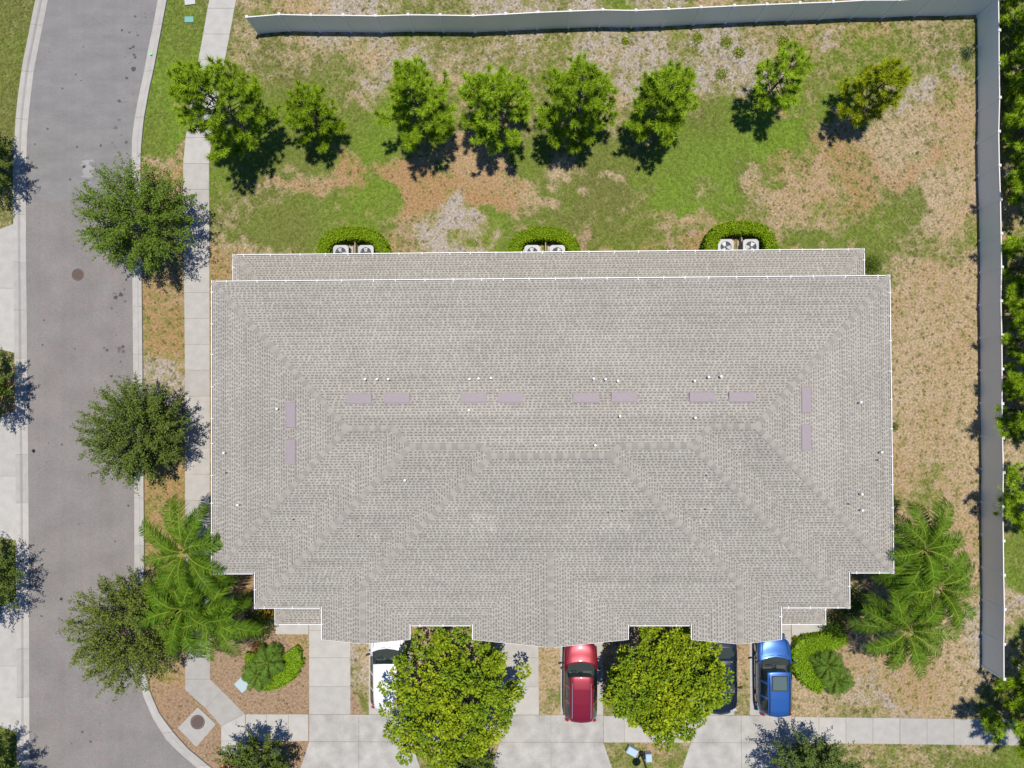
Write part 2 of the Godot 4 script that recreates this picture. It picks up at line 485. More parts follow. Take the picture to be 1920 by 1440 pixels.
func build_street() -> void:
	# asphalt: an older pinkish mat and, beyond the seam, a newer bluish one
	var lin_l := poly_px(KERB_L_IN)
	var lin_r := poly_px(KERB_R_IN)
	for part in 2:
		var w := 400
		var h := 1024
		var f := FastNoiseLite.new()
		f.seed = 300 + part; f.frequency = 0.9
		var g := FastNoiseLite.new()
		g.seed = 310 + part; g.frequency = 0.016; g.fractal_octaves = 3
		var s := FastNoiseLite.new()
		s.seed = 320; s.frequency = 0.05; s.fractal_octaves = 3
		var fine := f.get_image(w, h).get_data()
		var big := g.get_image(w, h).get_data()
		var patchy := s.get_image(w, h).get_data()
		var z0 := -26.5 if part == 0 else -11.45
		var z1 := -11.45 if part == 0 else 23.6
		var x0 := -30.5
		var x1 := -14.5
		var tracks := PackedFloat32Array()   # worn wheel paths run along the street
		for i in w: tracks.push_back(0.5 + 0.5 * s.get_noise_2d(i * 2.0, 900.0 + part * 50.0))
		var im := Image.create(w, h, false, Image.FORMAT_RGB8)
		var stains := []
		var r2 := RandomNumberGenerator.new()
		r2.seed = 55 + part
		for k in 90:   # damp leaf and oil spots along the kerb on the right of the road
			var py := 20.0 + 700.0 * r2.randf()
			var edge := 268.0 - py * 0.19 if py < 225.0 else 224.0
			if py > 320.0 and py < 530.0: continue
			stains.push_back([W2(edge + r2.randfn() * 9.0, py), 0.02 + 0.07 * r2.randf() * r2.randf() * 1.5, 0.58 + 0.25 * r2.randf()])
		for k in 45:
			stains.push_back([W2(60 + 190 * r2.randf(), 1400.0 * r2.randf()), 0.02 + 0.05 * r2.randf(), 0.6])
		stains.push_back([W2(63, 845), 0.09, 0.3]); stains.push_back([W2(115, 1123), 0.07, 0.35]); stains.push_back([W2(158, 312), 0.09, 0.3])
		for j in h:
			for i in w:
				var k := j * w + i
				var n := big[k] / 255.0
				var v := (0.74 + 0.52 * fine[k] / 255.0) * (0.90 + 0.2 * n) * (0.965 + 0.07 * tracks[i])
				var pink := clampf((patchy[k] / 255.0 - 0.5) * 2.2, 0.0, 1.0) * 0.10
				var col := Color(0.226, 0.215, 0.204) if part == 1 else Color(0.222, 0.218, 0.214)
				if part == 1: col = Color(col.r * (1.0 + pink), col.g * (1.0 - pink * 0.2), col.b)
				col = (col * v).linear_to_srgb()
				im.set_pixel(i, j, col)
		for st in stains:
			var c: Vector2 = st[0]
			var rad: float = st[1]
			if c.y < z0 or c.y > z1: continue
			for j in range(int((c.y - rad * 1.6 - z0) / (z1 - z0) * h), int((c.y + rad * 1.6 - z0) / (z1 - z0) * h) + 1):
				for i in range(int((c.x - rad * 1.6 - x0) / (x1 - x0) * w), int((c.x + rad * 1.6 - x0) / (x1 - x0) * w) + 1):
					if i < 0 or j < 0 or i >= w or j >= h: continue
					var p := Vector2(x0 + (i + 0.5) / w * (x1 - x0), z0 + (j + 0.5) / h * (z1 - z0))
					if p.distance_to(c) < rad * (0.6 + 0.9 * patchy[(j * w + i * 3) % (w * h)] / 255.0):
						im.set_pixel(i, j, im.get_pixel(i, j) * Color(st[2], st[2], st[2] * 1.03, 1.0) + Color(0.03, 0.03, 0.03, 0.0))
		if part == 0:   # pale scuff left by a spill
			for j in h:
				for i in w:
					var p := Vector2(x0 + (i + 0.5) / w * (x1 - x0), z0 + (j + 0.5) / h * (z1 - z0)) - W2(163, 318)
					var e := Vector2(p.x / 0.45, p.y / 0.85).length() + (patchy[j * w + i] / 255.0 - 0.5) * 1.6
					if e < 0.75: im.set_pixel(i, j, im.get_pixel(i, j).lerp(Color(0.74, 0.74, 0.75), 0.38))
		var m := mat(Color.WHITE, 0.95, 0.0, 0.25)
		m.albedo_texture = ImageTexture.create_from_image(im)
		var poly := PackedVector2Array()
		var l := resample(lin_l, 60)
		var r := resample(lin_r, 60)
		for p in l:
			if p.y >= z0 and p.y <= z1: poly.push_back(Vector2(p.x - 0.1, p.y))
		poly.push_back(Vector2(poly[-1].x, z1 if part == 1 else z1))
		poly.insert(0, Vector2(poly[0].x, z0))
		var right := PackedVector2Array()
		for p in r:
			if p.y >= z0 and p.y <= z1: right.push_back(Vector2(p.x + 0.1, p.y))
		if part == 1: right.push_back(Vector2(-14.6, z1))
		else: right.push_back(Vector2(right[-1].x, z1))
		right.insert(0, Vector2(right[0].x, z0))
		right.reverse()
		poly.append_array(right)
		var b := MB.new()
		b.slab(poly, -0.2, 0.004)
		for p in b.v: b.uv.push_back(Vector2((p.x - x0) / (x1 - x0), (p.z - z0) / (z1 - z0)))
		tag(put("street", b.mesh(), m), ["newer bluish grey asphalt of the upper street, beyond the seam", "older pinkish grey asphalt of the street, up to the seam"][part], "street", "", "structure")
		pave(poly)
	for side in 2:
		var n := 17 if side == 0 else 18
		var inn := poly_px(KERB_L_IN if side == 0 else KERB_R_IN)
		var out := poly_px(KERB_L_OUT if side == 0 else KERB_R_OUT)
		var steps := n * 6
		var a := resample(inn, steps)
		var o := resample(out, steps)
		var kerb := Node3D.new()
		kerb.name = numbered("kerb")
		add_child(kerb)
		tag(kerb, ["concrete kerb and gutter along the driveways left of the street", "concrete kerb and gutter curving to the corner, right of the street"][side], "kerb", "", "structure")
		var prof := [[0.0, 0.012], [0.5, 0.006], [0.6, 0.09], [0.66, 0.115], [1.0, 0.12]]
		for s in n:
			var b := MB.new()
			for k in 6:
				var i := s * 6 + k
				var a0 := a[i]
				var a1 := a[i + 1]
				var o0 := o[i]
				var o1 := o[i + 1]
				var cut := (a1 - a0).normalized() * 0.012
				if k == 5: a1 -= cut; o1 -= cut
				for t in prof.size() - 1:
					var q: Array = prof[t]
					var u: Array = prof[t + 1]
					var p0 := a0.lerp(o0, q[0])
					var p1 := a1.lerp(o1, q[0])
					var p2 := a1.lerp(o1, u[0])
					var p3 := a0.lerp(o0, u[0])
					var va := Vector3(p0.x, q[1], p0.y)
					var vb := Vector3(p1.x, q[1], p1.y)
					var vc := Vector3(p2.x, u[1], p2.y)
					var vd := Vector3(p3.x, u[1], p3.y)
					if side == 1: b.quad(va, vb, vc, vd)
					else: b.quad(vb, va, vd, vc)
				var e := 0.12
				var w0 := Vector3(o0.x, e, o0.y)
				var w1 := Vector3(o1.x, e, o1.y)
				b.quad(w0, w1, w1 + Vector3.DOWN * 0.25, w0 + Vector3.DOWN * 0.25)
			put("kerb_segment", b.mesh(), M.concrete[[0, 1, 0, 2][rng.randi() % 4]], kerb)
		var ring := out.duplicate()
		var back := inn.duplicate()
		back.reverse()
		ring.append_array(back)
		pave(ring)

# ---------------------------------------------------------------- paving
func slab_part(parent: Node3D, called: String, poly: PackedVector2Array, top: float, m: Material) -> void:
	var shrunk := Geometry2D.offset_polygon(poly, -0.007, Geometry2D.JOIN_MITER)
	var b := MB.new()
	b.slab(shrunk[0] if shrunk.size() > 0 else poly, -0.12, top + rr(-0.003, 0.003))
	put(called, b.mesh(), m, parent)
	pave(poly)
func rect(x0: float, z0: float, x1: float, z1: float) -> PackedVector2Array:
	return PackedVector2Array([Vector2(x0, z0), Vector2(x1, z0), Vector2(x1, z1), Vector2(x0, z1)])
func setting(called: String, label: String, category: String) -> Node3D:
	var o := Node3D.new()
	o.name = numbered(called)
	add_child(o)
	tag(o, label, category, "", "structure")
	return o
func tone(a: Array) -> Material:
	return M.concrete[a[rng.randi() % a.size()]]

func build_paving() -> void:
	var walk := setting("sidewalk", "concrete sidewalk running along the street left of the building", "sidewalk")
	var l := resample(poly_px([[400, -32], [392, 0], [380, 71], [365, 150], [349, 252], [343.5, 307]]), 7)
	var r := resample(poly_px([[450, -32], [443, 0], [429, 77], [415, 150], [399, 250], [392.5, 307]]), 7)
	for i in 7: slab_part(walk, "slab", PackedVector2Array([l[i], r[i], r[i + 1], l[i + 1]]), 0.03, tone([2, 2, 0]))
	l = resample(poly_px([[343.5, 307], [347, 700], [347.5, 1232]]), 19)
	r = resample(poly_px([[392.5, 307], [394, 700], [394.5, 1232]]), 19)
	for i in 19: slab_part(walk, "slab", PackedVector2Array([l[i], r[i], r[i + 1], l[i + 1]]), 0.03, tone([0, 1, 1, 0]))
	for q in [[[347.5, 1232], [394.5, 1232], [394.5, 1273], [347.5, 1273]], [[347.5, 1273], [394.5, 1273], [417, 1295], [385, 1327], [347.5, 1293]], [[417, 1295], [460, 1338], [415, 1361], [385, 1327]]]:
		slab_part(walk, "slab", poly_px(q), 0.03, M.concrete[3])
	var cross := setting("sidewalk", "concrete sidewalk crossing in front of the driveways below the building", "sidewalk")
	slab_part(cross, "slab", poly_px([[415, 1361], [460, 1338], [461, 1389], [415, 1389]]), 0.03, M.concrete[2])
	slab_part(cross, "slab", poly_px([[415, 1389], [461, 1389], [461, 1418], [415, 1418]]), 0.03, M.concrete[2])
	for q in [[461, 500], [500, 541], [541, 578.5]]:
		slab_part(cross, "slab", poly_px([[q[0], 1338.5], [q[1], 1339], [q[1], 1389], [q[0], 1389]]), 0.03, tone([2, 0]))
	var xs := [4.42, 5.6, 7.1, 8.55, 9.35]
	for i in 4: slab_part(cross, "slab", rect(xs[i], 18.42, xs[i + 1], 19.93), 0.03, tone([2, 0]))
	xs = [-6.55, -5.1, -3.6, -2.1, -1.52]
	for i in 4: slab_part(cross, "slab", rect(xs[i], 18.4, xs[i + 1], 19.92), 0.03, tone([2, 0]))
	for i in 9:
		var a := 1484.5 + i * 50.6
		slab_part(cross, "slab", poly_px([[a, 1343.5 + i * 0.6], [a + 50.6, 1344.1 + i * 0.6], [a + 50.6, 1393.1 + i * 0.6], [a, 1392.5 + i * 0.6]]), 0.03, tone([2, 0]) if i < 4 else M.concrete[1])
	# tactile ramp pad at the corner
	var pad := setting("tactile_paving", "salmon coloured tactile pad on the sidewalk ramp at the corner", "paving")
	var pm := mat(Color(0.62, 0.25, 0.17), 0.8)
	slab_part(pad, "pad", poly_px([[415, 1418.5], [461, 1418.5], [461, 1447], [415, 1447]]), 0.03, pm)
	var dm := MB.new()
	for i in 9:
		for j in 6:
			var p := W(419 + i * 5, 1422 + j * 4.6)
			dm.tube(p + Vector3(0, 0.03, 0), p + Vector3(0, 0.037, 0), 0.022, 0.014, 6, Color.WHITE, true)
	tag(put("studs", dm.mesh(), pm, pad), "", "", "", "stuff")
	# six driveways in pairs, each pair opening into one wide apron
	var lanes := [[-12.5, -10.1], [-9.05, -6.6], [-1.7, 0.73], [1.97, 4.4], [9.42, 11.85], [12.75, 15.12]]
	var says := ["empty concrete driveway beside the lower left garden bed", "concrete driveway under the white vehicle", "concrete driveway left of the red vehicle, partly under the broad tree", "concrete driveway under the red vehicle", "concrete driveway under the dark car, mostly beneath the tree", "concrete driveway under the blue vehicle"]
	for k in 6:
		var d := setting("driveway", says[k], "driveway")
		var zs := [11.6, 13.55, 15.12, 16.78, 18.37]
		for i in 4: slab_part(d, "slab", rect(lanes[k][0], zs[i], lanes[k][1], zs[i + 1]), 0.03, tone([0, 2, 0]))
	var aprons := [[-12.5, -6.6, -9.63], [-1.52, 4.4, 1.4], [9.37, 15.1, 12.24]]
	var tell := ["wide concrete apron, greyed by tyres, below the white vehicle", "wide concrete apron below the red vehicle between the two broad trees", "wide concrete apron below the blue vehicle"]
	for k in 3:
		var d := setting("driveway_apron", tell[k], "driveway")
		var q: Array = aprons[k]
		for s in 2:
			var a: float = q[0] if s == 0 else q[2]
			var b: float = q[2] if s == 0 else q[1]
			slab_part(d, "slab", rect(a, 18.38, b, 19.93), 0.03, M.drive)
			var fl := 0.9
			slab_part(d, "slab", PackedVector2Array([Vector2(a, 19.93), Vector2(b, 19.93), Vector2(b + (fl if s == 1 else 0.0), 22.6), Vector2(a - (fl if s == 0 else 0.0), 22.6)]), 0.03, M.drive)
	var porch := setting("porch_slab", "pale concrete porch slab at the lower left entrance", "paving")
	slab_part(porch, "slab", rect(-14.45, 10.2, -12.52, 13.78), 0.05, M.concrete[2])
	porch = setting("porch_slab", "pale concrete porch slab at the entrance beside the blue vehicle", "paving")
	slab_part(porch, "slab", rect(15.15, 10.2, 16.9, 13.82), 0.05, M.concrete[2])
	# driveways of the houses across the street
	var left := [[[-60, 440], [0, 430], [28, 419], [29.5, 662], [0, 655], [-60, 648]], [[-60, 790], [0, 782], [31.5, 771], [32.5, 1014], [0, 1006], [-60, 1000]], [[-60, 1146], [0, 1137], [33, 1124], [34, 1373], [0, 1362], [-60, 1356]]]
	var ordinal := ["topmost", "middle", "lowest"]
	for k in 3:
		var d := setting("driveway", "%s of the three concrete driveway ends at the far left edge" % ordinal[k], "driveway")
		var p: Array = left[k]
		var mid: float = (p[2][1] + p[3][1]) * 0.5
		slab_part(d, "slab", poly_px([p[0], p[1], p[2], [(p[2][0] + p[3][0]) * 0.5, mid], [-60, mid]]), 0.03, M.concrete[0])
		slab_part(d, "slab", poly_px([[-60, mid], [(p[2][0] + p[3][0]) * 0.5, mid], p[3], p[4], p[5]]), 0.03, M.concrete[2])

# ---------------------------------------------------------------- the townhouse row
const XC := 1.22            # its axis of symmetry
const EAVE := 5.5
const PITCH := 0.29
const A1 := 16.9
const A2 := 14.73
const A3 := 11.36
const GI := 7.04            # inner eave of the outer gables
const GR := 9.2             # their ridge
const GM := 3.81            # half width of the middle gable
const ZB := -5.73
const Z1 := 8.87
const Z2 := 10.58
const Z3 := 11.46
const ZG := 12.2
const COURSE := 0.13

func roof_y(x: float, z: float) -> float:
	var w := absf(x - XC)
	var s := minf(z - ZB, minf(A1 - w, Z1 - z))
	s = maxf(s, minf(z - ZB, minf(A2 - w, Z2 - z)))
	s = maxf(s, minf(z - ZB, minf(A3 - w, Z3 - z)))
	if z > 7.0:
		s = maxf(s, A3 - GR - absf(w - GR))
		s = maxf(s, GM - w)
	return EAVE + PITCH * s
func on_roof(px: float, py: float) -> Vector3:
	var h := 7.0
	var p := Vector3.ZERO
	for i in 8:
		p = W(px, py, h)
		h = roof_y(p.x, p.z)
	return Vector3(p.x, h, p.z)

# One slope. along_x: its eave runs along x at z = eave (else along z at x = eave); dir: which way it climbs.
# spans.call(d) gives the [from, to] stretches at the plan distance d from the eave.
func slope(deck: MB, roof: Node3D, along_x: bool, eave: float, dir: float, y0: float, far: float, spans: Callable) -> void:
	var sh := MB.new()
	var wear := FastNoiseLite.new()
	wear.seed = 8; wear.frequency = 0.22; wear.fractal_octaves = 3
	var at := func(s: float, d: float, up: float) -> Vector3:
		return Vector3(s, y0 + PITCH * d + up, eave + dir * d) if along_x else Vector3(eave + dir * d, y0 + PITCH * d + up, s)
	var flip := (dir > 0.0) == along_x
	var d0 := 0.0
	var row := 0
	while d0 < far - 0.02:
		var d1 := minf(d0 + COURSE, far)
		var lo: Array = spans.call(d0 + 0.004)
		var hi: Array = spans.call(d1 - 0.004)
		if lo.size() != hi.size(): lo = hi
		for k in mini(lo.size(), hi.size()):
			var a0: float = lo[k][0]
			var b0: float = lo[k][1]
			var a1: float = hi[k][0]
			var b1: float = hi[k][1]
			if b0 - a0 < 0.01 and b1 - a1 < 0.01: continue
			var da: Vector3 = at.call(a0, d0, -0.012)
			var db: Vector3 = at.call(b0, d0, -0.012)
			var dc: Vector3 = at.call(b1, d1, -0.012)
			var dd: Vector3 = at.call(a1, d1, -0.012)
			if flip: deck.quad(db, da, dd, dc)
			else: deck.quad(da, db, dc, dd)
			var s := minf(a0, a1) - rr(0.0, 0.3)
			var raised := rng.randf() < 0.5
			var end := maxf(b0, b1)
			var lot := rr(0.93, 1.07)
			while s < end:
				var wide := rr(0.04, 0.12) if raised else rr(0.08, 0.17)
				var e := s + wide
				var p0 := clampf(s, a0, b0)
				var q0 := clampf(e, a0, b0)
				var p1 := clampf(s, a1, b1)
				var q1 := clampf(e, a1, b1)
				if q0 - p0 > 0.004 or q1 - p1 > 0.004:
					var here: Vector3 = at.call((p0 + q0) * 0.5, d0, 0.0)
					var v := rr(0.92, 1.08) * lot * (1.0 + 0.08 * wear.get_noise_2d(here.x, here.z))
					for w in WASH:   # pale runoff below the pipes
						var off := Vector2(here.x - w[0], here.z - w[1])
						if off.x > -0.28 and off.x < 0.28 and off.y > -0.1 and off.y < 0.9 and rng.randf() < 0.55: v *= 1.16
					var up0 := 0.012 if raised else 0.004
					var col := Color(0.384, 0.364, 0.322) * v if raised else Color(0.214, 0.203, 0.180) * v
					if raised and rng.randf() < 0.14: col = Color(0.32, 0.30, 0.266) * v
					var va: Vector3 = at.call(p0, d0, up0)
					var vb: Vector3 = at.call(q0, d0, up0)
					var vc: Vector3 = at.call(q1, d1, 0.003)
					var vd: Vector3 = at.call(p1, d1, 0.003)
					if raised:
						var wa: Vector3 = at.call(p0, d0, -0.008)
						var wb: Vector3 = at.call(q0, d0, -0.008)
						if flip:
							sh.quad(vb, va, vd, vc, col); sh.quad(wb, wa, va, vb, col)
						else:
							sh.quad(va, vb, vc, vd, col); sh.quad(wa, wb, vb, va, col)
					else:
						# the slot between two tabs: dark above, its lower lip as pale as the tabs
						var m := 0.48
						var ma: Vector3 = va.lerp(vd, m)
						var mb: Vector3 = vb.lerp(vc, m)
						var lip := Color(0.384, 0.364, 0.322) * v
						if flip:
							sh.quad(mb, ma, vd, vc, col); sh.quad(vb, va, ma, mb, lip)
						else:
							sh.quad(ma, mb, vc, vd, col); sh.quad(va, vb, mb, ma, lip)
				s = e
				raised = not raised
		d0 = d1
		row += 1
	tag(put("shingles", sh.mesh(), M.shingle, roof), "", "", "", "stuff")

const WASH := [[-1.75, 5.75], [-2.35, 5.75], [4.0, 5.75], [4.7, 5.75], [-7.4, 6.8], [8.7, 3.95], [8.6, 5.55]]
var caps_made := 0
func cap_line(roof: Node3D, rest: MB, a: Vector3, b: Vector3, n0: Vector3, n1: Vector3) -> void:
	var dir := (b - a).normalized()
	var count := maxi(1, int(a.distance_to(b) / 0.27))
	var step := a.distance_to(b) / count
	var s0 := dir.cross(n0.normalized()).normalized()
	var s1 := -dir.cross(n1.normalized()).normalized()
	if s0.dot(n1) > 0.0: s0 = -s0
	if s1.dot(n0) > 0.0: s1 = -s1
	var forms := []
	for k in 4:
		var f := MB.new()
		var g: float = [0.365, 0.310, 0.350, 0.292][k]
		var col := Color(g, g * 0.948, g * 0.85)
		var u0 := Vector3.UP * 0.055
		var u1 := Vector3.UP * 0.014
		var l := dir * (step + 0.03)
		for sd in [s0, s1]:
			var e: Vector3 = sd * 0.145
			var pts := [u0, l + u1, l + u1 + e, u0 + e]
			if (pts[1] - pts[0]).cross(pts[3] - pts[0]).y < 0.0: pts.reverse()
			f.quad(pts[0], pts[1], pts[2], pts[3], col)
			f.quad(u0, u0 + e, e, Vector3.ZERO, col)
			f.quad(u0 + e, u1 + e + l, e + l, e, col)
		forms.push_back(f)
	var made := []
	for f in forms: made.push_back(f.mesh())
	for i in count:
		var k := i % 2 + 2 * (rng.randi() % 2)
		var p := a + dir * step * i
		if caps_made < 300:
			var o := put("ridge_cap", made[k], M.shingle, roof)
			o.position = p
			caps_made += 1
		else:
			for j in forms[k].v.size():
				rest.v.push_back(forms[k].v[j] + p); rest.c.push_back(forms[k].c[j])

func gutter(house: Node3D, a: Vector3, b: Vector3, outward: Vector3) -> void:
	# an open white channel hung from the eave, with strap hangers across it
	var g := MB.new()
	var d := (b - a).normalized()
	var mid := (a + b) * 0.5
	var ln := a.distance_to(b)
	var bs := Basis(d, Vector3.UP, d.cross(Vector3.UP))
	g.box(mid + outward * -0.064 + Vector3.DOWN * 0.085, Vector3(ln, 0.15, 0.012), bs)
	g.box(mid + outward * 0.056 + Vector3.DOWN * 0.060, Vector3(ln, 0.12, 0.014), bs)
	g.box(mid + outward * 0.056 + Vector3.UP * 0.004, Vector3(ln, 0.010, 0.042), bs)
	for e in [a, b]: g.box(e - outward * 0.004 + Vector3.DOWN * 0.06, Vector3(0.01, 0.125, 0.13), bs)
	var t := rr(0.4, 0.9)
	while t < ln - 0.2:
		g.box(a + d * t + outward * 0.03 + Vector3.UP * 0.012, Vector3(0.035, 0.008, 0.15), bs)
		t += rr(1.05, 1.65)
	var gut := put("gutter", g.mesh(), M.white, house)
	var fl := MB.new()
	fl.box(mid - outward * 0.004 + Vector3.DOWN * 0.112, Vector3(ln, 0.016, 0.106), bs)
	put("gutter_floor", fl.mesh(), M.trough_grey, gut)
	var s := MB.new()
	s.box(mid - outward * 0.25 + Vector3.DOWN * 0.16, Vector3(ln, 0.02, 0.5), bs)
	put("soffit", s.mesh(), M.white, house)

func wall(house: Node3D, a: Vector2, b: Vector2, h0: float, h1: float) -> void:
	var g := MB.new()
	var d := Vector3(b.x - a.x, 0, b.y - a.y)
	g.box(Vector3((a.x + b.x) * 0.5, (h0 + h1) * 0.5, (a.y + b.y) * 0.5), Vector3(d.length() + 0.198, h1 - h0, 0.2), Basis(d.normalized(), Vector3.UP, d.normalized().cross(Vector3.UP)))
	put("wall", g.mesh(), M.wall, house)

func build_house() -> void:
	var house := thing("townhouse_row", Vector3.ZERO, "long townhouse building with a taupe shingled hip roof and white gutters", "building")
	var roof := Node3D.new()
	roof.name = "roof"
	house.add_child(roof)
	tag(roof, "stepped hip roof of taupe shingles with darker tabs")
	var deck := MB.new()
	# back slope
	slope(deck, roof, true, ZB, 1.0, EAVE, A3 * 0.0 + 8.595, func(d: float) -> Array:
		var w := A1 - d
		if d > 7.3: w = A2 - d if d < 8.155 else A3 - d
		return [[XC - w, XC + w]])
	for sx in [-1.0, 1.0]:
		var X := func(w0: float, w1: float) -> Array:
			return [[minf(XC + sx * w0, XC + sx * w1), maxf(XC + sx * w0, XC + sx * w1)]]
		slope(deck, roof, false, XC + sx * A1, -sx, EAVE, 7.3, func(d: float) -> Array: return [[ZB + d, Z1 - d]])
		slope(deck, roof, true, Z1, -1.0, EAVE, 7.3, func(d: float) -> Array: return X.call(A2 - d, A1 - d))
		slope(deck, roof, false, XC + sx * A2, -sx, EAVE, 8.155, func(d: float) -> Array: return [[maxf(Z1 - d, ZB + d), Z2 - d]])
		slope(deck, roof, true, Z2, -1.0, EAVE, 8.155, func(d: float) -> Array: return X.call(A3 - d, A2 - d))
		slope(deck, roof, false, XC + sx * A3, -sx, EAVE, 8.595, func(d: float) -> Array: return [[maxf(Z2 - d, ZB + d), ZG if d < A3 - GR else Z3 - d]])
		slope(deck, roof, false, XC + sx * GI, sx, EAVE, A3 - GR, func(d: float) -> Array: return [[Z3 - d, ZG]])
		slope(deck, roof, false, XC + sx * GM, -sx, EAVE, GM, func(d: float) -> Array: return [[Z3 - d, ZG]])
		# porch roofs, a storey lower
		slope(deck, roof, true, 12.24, -1.0, 2.85, 2.0, func(d: float) -> Array: return X.call(11.05, 14.64 - d))
		slope(deck, roof, false, XC + sx * 14.64, -sx, 2.85, 2.0, func(d: float) -> Array: return [[10.2, 12.24 - d]])
		slope(deck, roof, false, XC + sx * 16.87, -sx, 2.95, 2.15, func(d: float) -> Array: return [[-7.57 + d, -5.4]])
	slope(deck, roof, true, Z3, -1.0, EAVE, 8.595, func(d: float) -> Array:
		var o := GI + d if d < A3 - GR else A3 - d
		if d < GM: return [[XC - o, XC - (GM - d)], [XC + GM - d, XC + o]]
		return [[XC - o, XC + o]])
	slope(deck, roof, true, -7.57, 1.0, 2.95, 2.15, func(d: float) -> Array: return [[XC - 16.87 + d, XC + 16.87 - d]])
	put("roof_deck", deck.mesh(), mat(Color(0.12, 0.11, 0.10)), roof)
	# cap shingles on hips and ridges
	var rest := MB.new()
	var back := Vector3(0, 1, -PITCH)
	var front := Vector3(0, 1, PITCH)
	var R := func(w: float, z: float, d: float) -> Vector3: return Vector3(XC + w, EAVE + PITCH * d, z)
	cap_line(roof, rest, R.call(-2.765, 2.865, 8.595), R.call(2.765, 2.865, 8.595), back, front)
	cap_line(roof, rest, R.call(0.0, ZG, GM), R.call(0.0, Z3 - GM, GM), Vector3(-PITCH, 1, 0), Vector3(PITCH, 1, 0))
	for sx in [-1.0, 1.0]:
		var side := Vector3(sx * PITCH, 1, 0)
		var inner := Vector3(-sx * PITCH, 1, 0)
		cap_line(roof, rest, R.call(sx * A1, ZB, 0.0), R.call(sx * 9.6, 1.57, 7.3), back, side)
		cap_line(roof, rest, R.call(sx * 9.6, 1.57, 7.3), R.call(sx * 7.43, 1.57, 7.3), back, front)
		cap_line(roof, rest, R.call(sx * 7.43, 1.57, 7.3), R.call(sx * 6.575, 2.425, 8.155), back, side)
		cap_line(roof, rest, R.call(sx * 6.575, 2.425, 8.155), R.call(sx * 3.205, 2.425, 8.155), back, front)
		cap_line(roof, rest, R.call(sx * 3.205, 2.425, 8.155), R.call(sx * 2.765, 2.865, 8.595), back, side)
		cap_line(roof, rest, R.call(sx * GR, ZG, A3 - GR), R.call(sx * GR, Z3 - A3 + GR, A3 - GR), side, inner)
		cap_line(roof, rest, R.call(sx * GR, Z3 - A3 + GR, A3 - GR), R.call(sx * 2.765, 2.865, 8.595), side, front)
		cap_line(roof, rest, R.call(sx * A1, Z1, 0.0), R.call(sx * 9.6, 1.57, 7.3), side, front)
	for sx in [-1.0, 1.0]:
		var side := Vector3(sx * PITCH, 1, 0)
		cap_line(roof, rest, R.call(sx * A2, Z2, 0.0), R.call(sx * 6.575, 2.425, 8.155), side, front)
		cap_line(roof, rest, Vector3(XC + sx * 16.87, 2.95, -7.57), Vector3(XC + sx * 14.72, 2.95 + PITCH * 2.15, -5.42), back, side)
		cap_line(roof, rest, Vector3(XC + sx * 14.64, 2.85, 12.24), Vector3(XC + sx * 12.64, 2.85 + PITCH * 2.0, 10.24), front, side)
	if rest.v.size(): tag(put("ridge_caps", rest.mesh(), M.shingle, roof), "", "", "", "stuff")
	# gutters
	var Q := func(w: float, z: float, h := EAVE) -> Vector3: return Vector3(XC + w, h, z)
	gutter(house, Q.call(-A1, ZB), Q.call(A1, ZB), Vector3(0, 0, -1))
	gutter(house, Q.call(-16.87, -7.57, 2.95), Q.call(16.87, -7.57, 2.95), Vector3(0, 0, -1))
	for sx in [-1.0, 1.0]:
		var o := Vector3(sx, 0, 0)
		var f := Vector3(0, 0, 1)
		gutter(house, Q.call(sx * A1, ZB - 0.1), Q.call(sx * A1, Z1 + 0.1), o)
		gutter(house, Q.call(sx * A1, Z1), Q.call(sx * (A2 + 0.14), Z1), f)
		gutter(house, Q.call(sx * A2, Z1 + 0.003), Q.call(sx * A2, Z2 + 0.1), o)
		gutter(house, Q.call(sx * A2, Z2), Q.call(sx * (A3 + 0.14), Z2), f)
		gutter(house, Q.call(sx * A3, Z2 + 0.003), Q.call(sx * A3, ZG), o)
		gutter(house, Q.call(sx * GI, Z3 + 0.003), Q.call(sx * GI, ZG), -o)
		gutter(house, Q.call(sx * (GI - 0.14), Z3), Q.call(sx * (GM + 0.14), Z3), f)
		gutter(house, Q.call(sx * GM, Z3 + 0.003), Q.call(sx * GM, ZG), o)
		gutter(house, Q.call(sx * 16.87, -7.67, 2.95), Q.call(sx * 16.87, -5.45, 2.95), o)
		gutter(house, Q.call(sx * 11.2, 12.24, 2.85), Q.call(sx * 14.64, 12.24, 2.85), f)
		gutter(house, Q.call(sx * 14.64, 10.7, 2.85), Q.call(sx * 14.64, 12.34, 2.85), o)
	# rake boards and gable ends
	for g in [[-GR, A3 - GR], [0.0, GM], [GR, A3 - GR]]:
		var half: float = g[1]
		var top := EAVE + PITCH * half
		for s in [-1.0, 1.0]:
			var b := MB.new()
			var p0 := Vector3(XC + g[0] + s * half, EAVE - 0.09, ZG + 0.012)
			var p1 := Vector3(XC + g[0], top - 0.09, ZG + 0.012)
			var d := (p1 - p0).normalized()
			b.box((p0 + p1) * 0.5, Vector3(p0.distance_to(p1), 0.14, 0.022), Basis(d, Vector3(0, 0, 1).cross(d), Vector3(0, 0, 1)))
			put("rake_board", b.mesh(), M.white, house)
		var e := MB.new()
		var z := 11.75
		var h := half - 0.5
		e.tri(Vector3(XC + g[0] - h, EAVE - 0.2, z + 0.1), Vector3(XC + g[0] + h, EAVE - 0.2, z + 0.1), Vector3(XC + g[0], top - 0.22, z + 0.1))
		e.tri(Vector3(XC + g[0] + h, EAVE - 0.2, z - 0.1), Vector3(XC + g[0] - h, EAVE - 0.2, z - 0.1), Vector3(XC + g[0], top - 0.22, z - 0.1))
		put("gable_wall", e.mesh(), M.wall, house)
	# walls
	var top := EAVE - 0.17
	var P := func(w: float, z: float) -> Vector2: return Vector2(XC + w, z)
